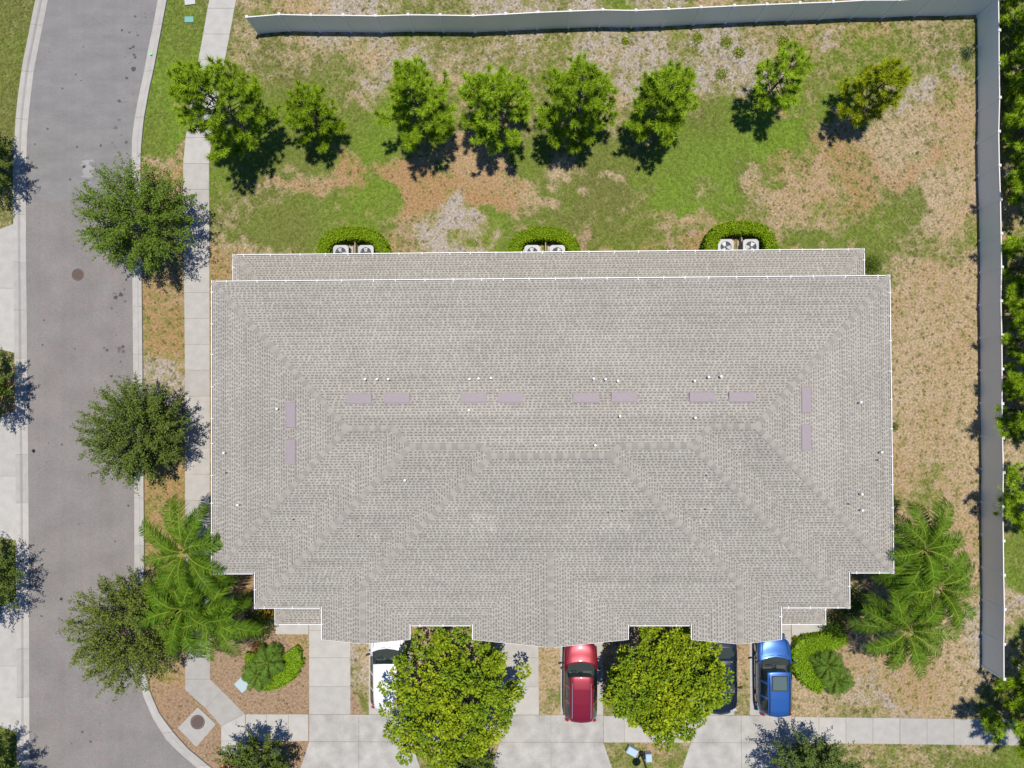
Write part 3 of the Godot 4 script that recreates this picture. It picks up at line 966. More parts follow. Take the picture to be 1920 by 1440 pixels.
	wall(house, P.call(-16.4, -5.25), P.call(16.4, -5.25), 0.0, top)
	wall(house, P.call(-16.4, -7.1), P.call(16.4, -7.1), 0.0, 2.78)
	for sx in [-1.0, 1.0]:
		for q in [[16.4, -5.05, 16.4, 8.4], [16.2, 8.4, 14.25, 8.4], [14.25, 8.6, 14.25, 10.1], [14.05, 10.1, 10.9, 10.1], [10.9, 10.3, 10.9, 11.75], [10.7, 11.75, 7.5, 11.75], [7.5, 11.55, 7.5, 11.0], [7.3, 11.0, 3.4, 11.0], [3.4, 11.2, 3.4, 11.75], [3.2, 11.75, 0.0, 11.75]]:
			wall(house, P.call(sx * q[0], q[1]), P.call(sx * q[2], q[3]), 0.0, top)
		wall(house, P.call(sx * 16.4, -6.9), P.call(sx * 16.4, -5.45), 0.0, 2.78)
		# porch post
		var b := MB.new()
		b.box(Vector3(XC + sx * 14.2, 1.36, 11.8), Vector3(0.28, 2.62, 0.28))
		put("porch_post", b.mesh(), M.white, house)
	for x in [-11.3, -7.85, -0.5, 3.2, 10.6, 13.9]:
		var zf := 11.88
		if x == -11.3 or x == 13.9: zf = 11.9
		var gd := Node3D.new()
		gd.name = "garage_door"
		house.add_child(gd, true)
		for k in 4:
			var b := MB.new()
			b.box(Vector3(clampf(x, XC - 9.4, XC + 9.4), 0.30 + k * 0.53, zf), Vector3(2.35, 0.515, 0.05))
			put("panel", b.mesh(), M.white, gd)
	# low box vents on the slopes
	var mauve := grain(Color(0.26, 0.218, 0.24), Color(0.32, 0.272, 0.298), 2.0, 0.02, 0.1, 90, 0.6)
	var spots := [[674, 748, 0], [745, 747, 0], [888, 746, 0], [957, 746, 0], [1098, 746, 0], [1170, 745, 0], [1316, 745, 0], [1390, 745, 0], [547, 778, -1], [547, 847, -1], [1510, 750, 1], [1510, 820, 1]]
	for s in spots:
		var p := on_roof(s[0], s[1])
		var b := MB.new()
		var fall := Vector3(s[2], 0, 0) if s[2] != 0 else Vector3(0, 0, -1)   # downhill, in plan
		var nrm := (Vector3.UP + fall * PITCH).normalized()
		fall = (fall - nrm * fall.dot(nrm)).normalized()
		var across := nrm.cross(fall)
		var bs := Basis(across, nrm, across.cross(nrm))
		b.box(p + nrm * 0.014, Vector3(1.24, 0.012, 0.50), bs)
		var lo := p + fall * 0.20
		var hi := p - fall * 0.22
		var x := across * 0.60
		var t0 := nrm * 0.17
		var t1 := nrm * 0.05
		b.quad(lo - x + t0, lo + x + t0, hi + x + t1, hi - x + t1) if (x * 2).cross(hi - lo).y > 0 else b.quad(lo + x + t0, lo - x + t0, hi - x + t1, hi + x + t1)
		b.quad(lo - x + t0, hi - x + t1, hi - x, lo - x)
		b.quad(lo + x, hi + x, hi + x + t1, lo + x + t0)
		b.quad(hi - x, hi + x, hi + x + t1, hi - x + t1)
		b.box(lo + nrm * 0.155, Vector3(1.2, 0.035, 0.012), bs)
		var o := put("roof_vent", b.mesh(), mauve, house)
		var g := MB.new()
		g.box(lo - fall * 0.02 + nrm * 0.07, Vector3(1.18, 0.11, 0.01), bs)
		put("vent_opening", g.mesh(), M.black, o)
	# pipes
	var pale := mat(Color(0.78, 0.80, 0.80), 0.5)
	var lead := mat(Color(0.42, 0.43, 0.44), 0.5)
	for s in [[687, 711], [709, 711], [730, 711], [881, 711], [898, 710], [921, 709], [1112, 710], [1134, 711], [1157, 714], [1300, 714], [1326, 707], [1349, 706], [880, 769], [1161, 780], [1301, 783], [1609, 754], [1648, 847], [1611, 925], [1612, 955], [523, 766], [424, 848], [450, 945], [761, 899], [1115, 834]]:
		var p := on_roof(s[0], s[1])
		var b := MB.new()
		b.tube(p - Vector3.UP * 0.03, p + Vector3.UP * 0.28, 0.04, 0.04, 10, Color.WHITE, true)
		b.tube(p + Vector3.UP * 0.28, p + Vector3.UP * 0.34, 0.065, 0.055, 10, Color.WHITE, true)
		put("vent_pipe", b.mesh(), pale, house)
	for s in [[427, 886], [552, 973], [1642, 862], [1588, 944], [1323, 891], [1321, 954], [1166, 957], [1140, 960], [673, 1004]]:
		var p := on_roof(s[0], s[1])
		var b := MB.new()
		b.tube(p - Vector3.UP * 0.03, p + Vector3.UP * 0.2, 0.07, 0.045, 10, Color.WHITE, false)
		b.box(p + Vector3.UP * 0.03, Vector3(0.14, 0.01, 0.16))
		var o := put("vent_pipe", b.mesh(), lead, house)
		var g := MB.new()
		g.tube(p, p + Vector3.UP * 0.195, 0.043, 0.043, 10, Color.WHITE, true)
		put("pipe_bore", g.mesh(), M.black, o)
	pave(rect(XC - 16.5, -7.2, XC + 16.5, 8.5))
	pave(rect(XC - 14.3, 8.4, XC + 14.3, 10.2))
	pave(rect(XC - 11.0, 10.1, XC + 11.0, 11.85))

# ---------------------------------------------------------------- fences
func fence_run(pts: PackedVector2Array, label: String) -> void:
	var f := thing("vinyl_fence", Vector3.ZERO, label, "fence", "white vinyl fence runs")
	var b := MB.new()
	for k in 11:   # tongue and groove boards
		b.box(Vector3(-0.775 + k * 0.155, 0.93, 0), Vector3(0.149, 1.56, 0.032))
	b.box(Vector3(0, 0.93, 0), Vector3(1.70, 1.54, 0.02))
	var boards := b.mesh()
	b = MB.new()
	b.box(Vector3(0, 1.78, 0), Vector3(1.72, 0.14, 0.05))
	var top := b.mesh()
	b = MB.new()
	b.box(Vector3(0, 0.12, 0), Vector3(1.72, 0.14, 0.05))
	var low := b.mesh()
	b = MB.new()
	b.box(Vector3(0, 0.94, 0), Vector3(0.127, 1.88, 0.127))
	var post := b.mesh()
	b = MB.new()
	b.box(Vector3(0, 1.895, 0), Vector3(0.15, 0.03, 0.15))
	for q in [[-1, -1, 1, -1], [1, -1, 1, 1], [1, 1, -1, 1], [-1, 1, -1, -1]]:
		b.tri(Vector3(q[2] * 0.075, 1.91, q[3] * 0.075), Vector3(q[0] * 0.075, 1.91, q[1] * 0.075), Vector3(0, 1.955, 0))
	var cap := b.mesh()
	for i in pts.size():
		var p := put("post", post, M.vinyl, f)
		p.position = Vector3(pts[i].x, 0, pts[i].y)
		put("post_cap", cap, M.white, p)
		if i == pts.size() - 1: break
		var d := pts[i + 1] - pts[i]
		p.rotation.y = -d.angle()
		var m := (pts[i] + pts[i + 1]) * 0.5
		var q := put("panel", boards, M.vinyl, f)
		q.position = Vector3(m.x, 0, m.y)
		q.rotation.y = -d.angle()
		q.scale.x = (d.length() - 0.1) / 1.72
		put("top_rail", top, M.white, q)
		put("bottom_rail", low, M.vinyl, q)

func build_fences() -> void:
	var a := resample(poly_px([[463, 33], [523, 28], [700, 29], [880, 29], [1010, 24], [1135, 19], [1200, 20], [1300, 15], [1400, 10], [1500, 6], [1570, 3], [1700, -1], [1872, -6]], 1.83), 23)
	for i in a.size(): a[i] += Vector2(rr(-0.02, 0.02), rr(-0.03, 0.03))
	fence_run(a, "white vinyl privacy fence running along the top behind the pine row")
	var b := resample(poly_px([[1872, -6], [1874, 100], [1873, 250], [1876, 450], [1878, 620], [1879, 800], [1881, 1000], [1883, 1150], [1882.5, 1272]], 1.83), 20)
	b[0] = a[a.size() - 1] + Vector2(0.0, 0.14)
	for i in range(1, b.size()): b[i] += Vector2(rr(-0.03, 0.03), rr(-0.02, 0.02))
	fence_run(b, "white vinyl privacy fence running down the side of the yard")

# ---------------------------------------------------------------- vehicles
# Stations from nose (0) to tail (1): position, width share, shoulder height, top height, share of the width at the top edge
const SUV := [[0.0, 0.64, 0.58, 0.62, 0.86], [0.012, 0.79, 0.72, 0.76, 0.86], [0.05, 0.92, 0.86, 0.91, 0.86], [0.12, 0.99, 0.94, 1.0, 0.86], [0.2, 1.0, 0.99, 1.05, 0.86], [0.25, 1.0, 1.03, 1.09, 0.84], [0.27, 1.0, 1.04, 1.14, 0.80], [0.33, 1.0, 1.05, 1.40, 0.72], [0.385, 1.0, 1.06, 1.60, 0.665], [0.41, 1.0, 1.06, 1.645, 0.66], [0.52, 1.0, 1.07, 1.69, 0.66], [0.545, 1.0, 1.07, 1.695, 0.66], [0.7, 1.0, 1.08, 1.69, 0.655], [0.725, 1.0, 1.08, 1.685, 0.65], [0.86, 0.99, 1.08, 1.65, 0.63], [0.9, 0.98, 1.08, 1.61, 0.62], [0.935, 0.955, 1.07, 1.54, 0.62], [0.97, 0.92, 1.02, 1.13, 0.70], [0.988, 0.86, 0.86, 0.93, 0.8], [1.0, 0.74, 0.62, 0.68, 0.84]]
const SEDAN := [[0.0, 0.78, 0.52, 0.56, 0.86], [0.012, 0.87, 0.64, 0.67, 0.87], [0.05, 0.95, 0.74, 0.79, 0.87], [0.14, 0.99, 0.83, 0.89, 0.87], [0.24, 1.0, 0.90, 0.96, 0.86], [0.285, 1.0, 0.92, 0.99, 0.84], [0.30, 1.0, 0.93, 1.03, 0.80], [0.36, 1.0, 0.94, 1.22, 0.72], [0.42, 1.0, 0.95, 1.38, 0.655], [0.45, 1.0, 0.95, 1.42, 0.65], [0.55, 1.0, 0.96, 1.45, 0.65], [0.57, 1.0, 0.96, 1.45, 0.65], [0.66, 1.0, 0.96, 1.44, 0.645], [0.69, 1.0, 0.97, 1.42, 0.64], [0.75, 0.99, 0.97, 1.33, 0.65], [0.84, 0.98, 0.97, 1.06, 0.76], [0.86, 0.97, 0.97, 1.03, 0.8], [0.95, 0.95, 0.94, 1.0, 0.83], [0.985, 0.91, 0.8, 0.86, 0.84], [1.0, 0.86, 0.6, 0.64, 0.84]]

func car(called: String, at: Vector3, turn: float, form: Array, long: float, wide: float, tall: float, paint: Material, cowl: float, roof0: float, roof1: float, tail: float, label: String, category: String) -> Node3D:
	var o := thing(called, at, label, category, "vehicles parked on the driveways", turn)
	# smooth rows of the body between the given stations
	var rows := []
	for i in form.size() - 1:
		var n := 3
		for k in n:
			var t := float(k) / n
			var r := []
			for q in 5:
				var p0: float = form[maxi(0, i - 1)][q]
				var p1: float = form[i][q]
				var p2: float = form[i + 1][q]
				var p3: float = form[mini(form.size() - 1, i + 2)][q]
				var m1 := clampf((p2 - p0) * 0.5, -absf(p2 - p1) * 1.4, absf(p2 - p1) * 1.4) if q > 0 else p2 - p1
				var m2 := clampf((p3 - p1) * 0.5, -absf(p2 - p1) * 1.4, absf(p2 - p1) * 1.4) if q > 0 else p2 - p1
				var t2 := t * t
				var t3 := t2 * t
				r.push_back(p1 * (2 * t3 - 3 * t2 + 1) + m1 * (t3 - 2 * t2 + t) + p2 * (-2 * t3 + 3 * t2) + m2 * (t3 - t2))
			rows.push_back(r)
	rows.push_back(form[-1])
	var grid := []
	var pts_n := 17
	var ky := tall / 1.69
	for r in rows:
		var hw: float = wide * 0.5 * r[1]
		var sh: float = r[2] * ky
		var tp: float = r[3] * ky
		var tw: float = wide * 0.5 * r[1] * r[4]
		var z: float = (r[0] - 0.5) * long
		var half := [Vector3(hw * 0.90, 0.24, z), Vector3(hw * 0.97, 0.34, z), Vector3(hw, minf(0.55, sh * 0.8), z), Vector3(hw * 0.995, sh * 0.86, z), Vector3(hw * 0.965, sh, z), Vector3(tw + 0.03, maxf(sh, tp - 0.075), z), Vector3(tw - 0.035, maxf(sh + 0.005, tp - 0.022), z), Vector3(tw * 0.6, tp - 0.003, z), Vector3(0, tp + 0.012, z)]
		var line := []
		var bow := 0.30 * smoothstep(0.48, 0.25, r[0]) - 0.17 * smoothstep(0.8, 0.95, r[0])
		for q in half.size(): half[q].z += bow * pow(half[q].x / (wide * 0.5), 2.0)
		for q in half: line.push_back(Vector3(-q.x, q.y, q.z))
		for q in 8: line.push_back(half[7 - q])
		grid.push_back(line)
	var nrm := []
	for i in grid.size():
		var line := []
		for j in pts_n:
			var u: Vector3 = grid[mini(grid.size() - 1, i + 1)][j] - grid[maxi(0, i - 1)][j]
			var v: Vector3 = grid[i][mini(pts_n - 1, j + 1)] - grid[i][maxi(0, j - 1)]
			var w := u.cross(v).normalized()
			if w.dot(grid[i][j] - Vector3(0, 0.6, grid[i][j].z * 0.8)) < 0: w = -w
			line.push_back(w)
		nrm.push_back(line)
	var piece := {"body": MB.new(), "windshield": MB.new(), "rear_window": MB.new(), "side_window_a": MB.new(), "side_window_b": MB.new(), "sill_trim": MB.new()}
	for i in grid.size() - 1:
		var s: float = (rows[i][0] + rows[i + 1][0]) * 0.5
		for j in pts_n - 1:
			var k := j if j < 8 else 15 - j      # 0 sill .. 7 top
			var to := "body"
			if k == 0: to = "sill_trim"
			if k >= 5 and s > cowl and s < roof0: to = "windshield"
			if k >= 5 and s > roof1 and s < tail: to = "rear_window"
			if k == 4 and s > cowl + 0.05 and s < tail - 0.035 and not (absf(s - 0.532) < 0.013 or absf(s - 0.712) < 0.014 or absf(s - roof1) < 0.012): to = "side_window_a" if j < 8 else "side_window_b"
			var b: MB = piece[to]
			var a0: Vector3 = grid[i][j]
			var a1: Vector3 = grid[i][j + 1]
			var b0: Vector3 = grid[i + 1][j]
			var b1: Vector3 = grid[i + 1][j + 1]
			b.v.append_array(PackedVector3Array([a0, a1, b1, a0, b1, b0]))
			b.n.append_array(PackedVector3Array([nrm[i][j], nrm[i][j + 1], nrm[i + 1][j + 1], nrm[i][j], nrm[i + 1][j + 1], nrm[i + 1][j]]))
			for q in 6: b.c.push_back(Color.WHITE)
	for e in [0, grid.size() - 1]:   # close nose and tail
		var b: MB = piece.body
		for j in range(1, pts_n - 1):
			var t := [grid[e][0], grid[e][j], grid[e][j + 1]]
			if e == 0: t.reverse()
			for q in t:
				b.v.push_back(q); b.n.push_back(Vector3(0, 0.2, -1.0 if e == 0 else 1.0).normalized()); b.c.push_back(Color.WHITE)
	for key in piece:
		if piece[key].v.size() == 0: continue
		var called_part: String = "side_window" if key.begins_with("side_window") else key
		put(called_part, piece[key].mesh(), paint if key == "body" else M.trim if key == "sill_trim" else M.glass, o)
	var dash := MB.new()
	dash.box(Vector3(0, 0.93 * ky, (cowl + 0.06 - 0.5) * long), Vector3(wide * 0.78, 0.16, 0.5))
	put("dashboard", dash.mesh(), M.cabin, o)
	var cab := MB.new()
	cab.box(Vector3(0, 0.52, 0.02 * long), Vector3(wide * 0.84, 0.2, long * 0.62))
	put("cabin_floor", cab.mesh(), M.cabin, o)
	for q in [[-0.38, 0.44], [0.38, 0.44], [-0.38, 0.66], [0.38, 0.66]]:
		var st := MB.new()
		var z: float = (q[1] - 0.5) * long
		st.box(Vector3(q[0], 0.68, z - 0.2), Vector3(0.5, 0.16, 0.5))
		st.box(Vector3(q[0], 0.95 * ky, z + 0.08), Vector3(0.48, 0.55, 0.14), Basis(Vector3.RIGHT, 0.25))
		st.box(Vector3(q[0], 1.30 * ky, z + 0.16), Vector3(0.26, 0.17, 0.10))
		put("seat", st.mesh(), M.seat, o)
	var sw := MB.new()
	for k in 16:
		var c0 := Vector3(-0.38 + 0.18 * cos(TAU * k / 16), 0.98 * ky + 0.15 * sin(TAU * k / 16), (cowl + 0.125 - 0.5) * long - 0.10 * sin(TAU * k / 16))
		var c1 := Vector3(-0.38 + 0.18 * cos(TAU * (k + 1) / 16), 0.98 * ky + 0.15 * sin(TAU * (k + 1) / 16), (cowl + 0.125 - 0.5) * long - 0.10 * sin(TAU * (k + 1) / 16))
		sw.tube(c0, c1, 0.016, 0.016, 5)
	put("steering_wheel", sw.mesh(), M.trim, o)
	var under := MB.new()
	under.box(Vector3(0, 0.3, 0), Vector3(wide * 0.82, 0.16, long * 0.94))
	put("underbody", under.mesh(), M.black, o)
	for q in [[-1, -0.305], [1, -0.305], [-1, 0.31], [1, 0.31]]:
		var wn := Node3D.new()
		wn.name = "wheel"
		o.add_child(wn, true)
		wn.position = Vector3(q[0] * (wide * 0.5 - 0.115), 0.34, q[1] * long)
		var ty := MB.new()
		var rm := MB.new()
		for k in 20:
			var p := TAU * k / 20
			var r := TAU * (k + 1) / 20
			var prof := [[-0.11, 0.22], [-0.115, 0.31], [-0.08, 0.34], [0.08, 0.34], [0.115, 0.31], [0.11, 0.22]]
			for m in 5:
				ty.quad(Vector3(prof[m][0], cos(r) * prof[m][1], sin(r) * prof[m][1]), Vector3(prof[m][0], cos(p) * prof[m][1], sin(p) * prof[m][1]), Vector3(prof[m + 1][0], cos(p) * prof[m + 1][1], sin(p) * prof[m + 1][1]), Vector3(prof[m + 1][0], cos(r) * prof[m + 1][1], sin(r) * prof[m + 1][1]))
			for sd in [-1.0, 1.0]:
				rm.tri(Vector3(sd * 0.09, 0, 0), Vector3(sd * 0.1, cos(p) * 0.22, sin(p) * 0.22), Vector3(sd * 0.1, cos(r) * 0.22, sin(r) * 0.22))
		put("tyre", ty.mesh(), M.rubber, wn)
		put("rim", rm.mesh(), M.rim, wn)
	for s in [-1.0, 1.0]:
		var z: float = (cowl + 0.075 - 0.5) * long
		var b := MB.new()
		b.box(Vector3(s * (wide * 0.5 + 0.10), 1.06 * ky, z), Vector3(0.20, 0.15, 0.09), Basis(Vector3.UP, -s * 0.25))
		b.box(Vector3(s * (wide * 0.5 + 0.0), 1.02 * ky, z), Vector3(0.12, 0.05, 0.05))
		put("mirror", b.mesh(), M.trim, o)
		b = MB.new()
		b.box(Vector3(s * wide * 0.375, 0.74 * ky, -long * 0.425), Vector3(0.34, 0.11, 0.14), Basis(Vector3.UP, -s * 0.45))
		put("headlight", b.mesh(), M.lamp_glass, o)
		b = MB.new()
		b.box(Vector3(s * wide * 0.405, 0.92 * ky, long * 0.452), Vector3(0.2, 0.26, 0.12), Basis(Vector3.UP, s * 0.4))
		put("tail_light", b.mesh(), M.tail_glass, o)
		# the gap between bonnet and wing, and the wiper arm
		b = MB.new()
		b.tube(Vector3(s * 0.62, 1.06 * ky, (cowl + 0.005 - 0.5) * long), Vector3(s * 0.08, 1.10 * ky, (cowl - 0.012 - 0.5) * long), 0.012, 0.012, 5)
		put("wiper", b.mesh(), M.trim, o)
		b = MB.new()
		var last := Vector3.ZERO
		for k in 9:
			var t := lerpf(0.05, cowl - 0.01, k / 8.0)
			var p := Vector3(s * wide * 0.5 * lerpf(0.66, 0.80, k / 8.0), top_of(form, t) * ky - 0.006, (t - 0.5) * long)
			if k > 0: b.tube(last, p, 0.011, 0.011, 5)
			last = p
		put("bonnet_seam", b.mesh(), M.trim, o)
	return o

func top_of(form: Array, s: float) -> float:
	for i in form.size() - 1:
		if s <= form[i + 1][0]: return lerpf(form[i][3], form[i + 1][3], (s - form[i][0]) / (form[i + 1][0] - form[i][0]))
	return 1.0

func paint_of(col: Color, metal := 0.35) -> StandardMaterial3D:
	var m := mat(col, 0.34, metal)
	m.clearcoat_enabled = true
	m.clearcoat = 1.0
	m.clearcoat_roughness = 0.04
	return m

func build_cars() -> void:
	M.lamp_glass = mat(Color(0.62, 0.64, 0.66), 0.12, 0.3)
	M.tail_glass = mat(Color(0.30, 0.012, 0.012), 0.2)
	var silver := mat(Color(0.62, 0.62, 0.64), 0.3, 0.7)
	var red := car("red_suv", Vector3(3.06, 0.03, 16.06), -0.012, SUV, 4.72, 1.88, 1.70, paint_of(Color(0.24, 0.008, 0.024)), 0.262, 0.392, 0.93, 0.98, "dark red SUV with silver roof rails parked nose to the garage", "SUV")
	var blue := car("blue_suv", Vector3(13.88, 0.03, 15.8), 0.004, SUV, 4.58, 1.86, 1.64, paint_of(Color(0.030, 0.125, 0.42)), 0.245, 0.39, 0.93, 0.98, "bright blue SUV with a glass sunroof on the driveway by the hedge", "SUV")
	var van := car("white_van", Vector3(-7.78, 0.03, 15.32), 0.0, SUV, 4.78, 1.95, 1.72, paint_of(Color(0.76, 0.78, 0.80), 0.0), 0.262, 0.40, 0.93, 0.98, "white minivan with a ribbed roof half hidden by the broad tree", "van")
	car("navy_sedan", Vector3(10.93, 0.03, 15.83), PI, SEDAN, 4.62, 1.84, 1.45, paint_of(Color(0.010, 0.016, 0.032), 0.2), 0.295, 0.43, 0.70, 0.845, "dark navy car mostly hidden beneath the right broad tree", "car")
	for q in [[red, silver, 0.47, 0.88, 0.515, 1.70], [blue, M.trim, 0.43, 0.90, 0.545, 1.64]]:
		for s in [-1.0, 1.0]:
			var b := MB.new()
			var ln: float = 4.7
			var prev := Vector3.ZERO
			for k in 13:
				var t := lerpf(q[2], q[3], k / 12.0)
				var lift := 0.045 if k > 0 and k < 12 else -0.02
				var p := Vector3(s * q[4], top_of(SUV, t) * q[5] / 1.69 - 0.012 + lift, (t - 0.5) * ln)
				if k > 0: b.tube(prev, p, 0.019, 0.019, 6)
				prev = p
			put("roof_rail", b.mesh(), q[1], q[0])
	# sunroof of the blue one, laid on its roof
	var b := MB.new()
	var f := MB.new()
	for k in 8:
		var t0 := lerpf(0.445, 0.605, k / 8.0)
		var t1 := lerpf(0.445, 0.605, (k + 1) / 8.0)
		var y0 := top_of(SUV, t0) * 1.64 / 1.69 + 0.020
		var y1 := top_of(SUV, t1) * 1.64 / 1.69 + 0.020
		b.quad(Vector3(-0.38, y1, (t1 - 0.5) * 4.58), Vector3(0.38, y1, (t1 - 0.5) * 4.58), Vector3(0.38, y0, (t0 - 0.5) * 4.58), Vector3(-0.38, y0, (t0 - 0.5) * 4.58))
	for q in [[0.435, 0.447], [0.603, 0.615]]:
		var y := top_of(SUV, q[0]) * 1.64 / 1.69 + 0.018
		f.box(Vector3(0, y, ((q[0] + q[1]) * 0.5 - 0.5) * 4.58), Vector3(0.86, 0.02, 0.05))
	for s in [-1.0, 1.0]: f.box(Vector3(s * 0.405, 1.665, (0.525 - 0.5) * 4.58), Vector3(0.05, 0.02, 0.8))
	put("sunroof_frame", f.mesh(), M.trim, blue)
	put("sunroof", b.mesh(), mat(Color(0.10, 0.15, 0.15), 0.08), blue)
	# pressed ribs along the white roof
	for k in 6:
		var r := MB.new()
		r.box(Vector3(-0.42 + k * 0.168, 1.722, 0.95), Vector3(0.03, 0.025, 1.5))
		put("roof_rib", r.mesh(), paint_of(Color(0.74, 0.76, 0.78), 0.0), van)

# ---------------------------------------------------------------- trees
func tinted(c: Color, k: float) -> Color:
	return Color(c.r * k, c.g * k, c.b * k)
func spray(b: MB, at: Vector3, r: float, n: int, size: float, col: Color, vary: float) -> void:
	for k in n:
		var p := at + Vector3(rng.randfn(), rng.randfn() * 0.8, rng.randfn()) * r
		var al := Vector3(rng.randfn(), rng.randfn() * 0.45 - 0.1, rng.randfn()).normalized()
		var up := Vector3(rng.randfn() * 0.5, 1.0, rng.randfn() * 0.5)
		var sd := al.cross(up).normalized()
		var l := size * rr(0.7, 1.25)
		var v := rr(1.0 - vary, 1.0 + vary)
		b.leaf(p, al * l, sd * l * 0.30, Color(col.r * v * rr(0.9, 1.12), col.g * v, col.b * v))

# small-leaved street tree with wispy twig ends
func oak(at: Vector3, R: float, top: float, low: float, twigs: int, sd: int, col: Color, label: String, group: String) -> void:
	rng.seed = sd
	var o := thing("street_tree", at, label, "tree", group)
	var wood := MB.new()
	var cr := MB.new()
	var fork := Vector3(rr(-0.1, 0.1), low * 0.9, rr(-0.1, 0.1))
	wood.tube(Vector3(0, -0.05, 0), fork, 0.12, 0.09, 8)
	var mid := (top + low) * 0.5
	var half := (top - low) * 0.5
	var lobes := []
	for k in 9: lobes.push_back([Vector3(rng.randfn(), rng.randfn() * 0.6, rng.randfn()).normalized(), rr(-0.20, 0.14)])
	for k in twigs:
		var g := 2.399963 * k
		var y := 1.0 - 2.0 * (k + 0.5) / twigs
		y = y * 0.92 + 0.06
		var ring := sqrt(maxf(0.0, 1.0 - y * y))
		var dir := Vector3(cos(g) * ring, y, sin(g) * ring)
		dir = (dir + Vector3(rng.randfn(), rng.randfn(), rng.randfn()) * 0.12).normalized()
		var reach := rr(0.86, 1.05)
		for lb in lobes: reach += maxf(0.0, dir.dot(lb[0]) - 0.55) * lb[1] * 1.6
		var tip := Vector3(dir.x * R, mid + dir.y * half, dir.z * R)
		tip = Vector3(0, mid, 0) + (tip - Vector3(0, mid, 0)) * reach
		var from := fork.lerp(Vector3(0, mid, 0), 0.6) + Vector3(dir.x * R, dir.y * half, dir.z * R) * 0.18
		var bend := from.lerp(tip, 0.5) + Vector3(0, rr(0.0, 0.25), 0)
		var prev := from
		var n := 9
		for i in range(1, n + 1):
			var t := float(i) / n
			var p := from * (1 - t) * (1 - t) + bend * 2 * t * (1 - t) + tip * t * t
			wood.tube(prev, p, 0.022 * (1.15 - t), 0.022 * (1.1 - t), 3)
			if t > 0.3:
				spray(cr, p, 0.165 * (1.25 - 0.75 * t) * R / 2.8, int(17 * (1.2 - t * 0.45)), 0.10, col, 0.45)
			if t > 0.55 and rng.randf() < 0.75:   # side shoots
				var away := (tip - from).normalized()
				var sh := (away + Vector3(rng.randfn(), rng.randfn() * 0.5, rng.randfn()) * 0.55).normalized() * rr(0.25, 0.6)
				wood.tube(p, p + sh, 0.008, 0.004, 3)
				for q in 3: spray(cr, p + sh * (0.4 + 0.3 * q), 0.05, 6, 0.095, col, 0.4)
			prev = p
	for k in 7:
		var a := TAU * k / 7.0 + rr(-0.3, 0.3)
		wood.tube(fork, Vector3(cos(a) * R * 0.45, mid + rr(-0.3, 0.6) * half, sin(a) * R * 0.45), 0.07, 0.02, 5)
	put("trunk", wood.mesh(), M.bark, o)
	put("crown", cr.mesh(), M.leaf, o)

# broad tree with larger yellow-green leaves in whorls
func broad(at: Vector3, rx: float, rz: float, top: float, low: float, sd: int, spread: Array, label: String) -> void:
	rng.seed = sd
	var o := thing("broad_tree", at, label, "tree", "broad yellow-green trees between the driveways")
	var wood := MB.new()
	var cr := MB.new()
	var mid := low + (top - low) * 0.45
	wood.tube(Vector3(0, -0.05, 0), Vector3(0, low, 0), 0.15, 0.11, 8)
	var lump := FastNoiseLite.new()
	lump.seed = sd; lump.frequency = 0.8
	var lobes := 180
	for k in lobes:
		var g := 2.399963 * k + rr(-0.3, 0.3)
		var y := 1.0 - 1.35 * (k + 0.5) / lobes
		var ring := sqrt(maxf(0.0, 1.0 - y * y))
		var dir := Vector3(cos(g) * ring, y, sin(g) * ring)
		var out := (rr(0.62, 0.97) if k % 4 else rr(0.25, 0.6)) * (1.0 + 0.36 * lump.get_noise_3dv(dir * 1.5))
		var az := fposmod(atan2(dir.z, dir.x), TAU) / TAU * 8.0
		out *= lerpf(1.0, lerpf(spread[int(az) % 8], spread[(int(az) + 1) % 8], az - int(az)), minf(1.0, ring * 1.4))
		var p := Vector3(dir.x * rx * out, mid + dir.y * out * (top - mid if y > 0.0 else mid - low), dir.z * rz * out)
		if k % 3 == 0: wood.tube(Vector3(0, low * 0.95, 0), p, 0.045, 0.012, 4)
		var tint := rng.randf()
		var col := Color(0.160, 0.262, 0.018).lerp(Color(0.315, 0.385, 0.018), tint)
		var r := rr(0.24, 0.50)
		for i in int(330 * r):
			# whorled leaves on the shell of the lobe, more of them above
			var e := Vector3(rng.randfn(), rng.randfn() * 0.75 + 0.25, rng.randfn()).normalized() * r * pow(rng.randf(), 0.3)
			e.y *= 0.75
			var al := (e.normalized() + Vector3(rng.randfn(), rng.randfn() * 0.5, rng.randfn()) * 0.55).normalized()
			var sdv := al.cross(Vector3(rng.randfn() * 0.7, 1.0, rng.randfn() * 0.7)).normalized()
			var l := rr(0.12, 0.20)
			var v := rr(0.5, 1.35)
			cr.leaf(p + e, al * l, sdv * l * 0.30, Color(col.r * v, col.g * v, col.b * v))
	put("trunk", wood.mesh(), M.bark, o)
	put("crown", cr.mesh(), M.waxy, o)

# young pine: whorls of upswept limbs carrying plumes of long needles
func plume(b: MB, at: Vector3, dir: Vector3, ln: float, n: int, col: Color) -> void:
	var s := dir.cross(Vector3(0.31, 0.2, 0.93)).normalized()
	var t := s.cross(dir)
	for k in n:
		var a := rr(0.0, TAU)
		var open := rr(0.25, 1.45)
		var d := dir * cos(open) + (s * cos(a) + t * sin(a)) * sin(open)
		var root := at + dir * rr(-0.14, 0.10)
		var l := ln * rr(0.7, 1.1)
		var w := d.cross(Vector3(rng.randfn() * 0.5, 1.0, rng.randfn() * 0.5)).normalized() * 0.016
		var v := rr(0.7, 1.3)
		var c := Color(col.r * v, col.g * v, col.b * v)
		b.v.push_back(root - w); b.v.push_back(root + d * l); b.v.push_back(root + w)
		b.c.push_back(c); b.c.push_back(c); b.c.push_back(c)

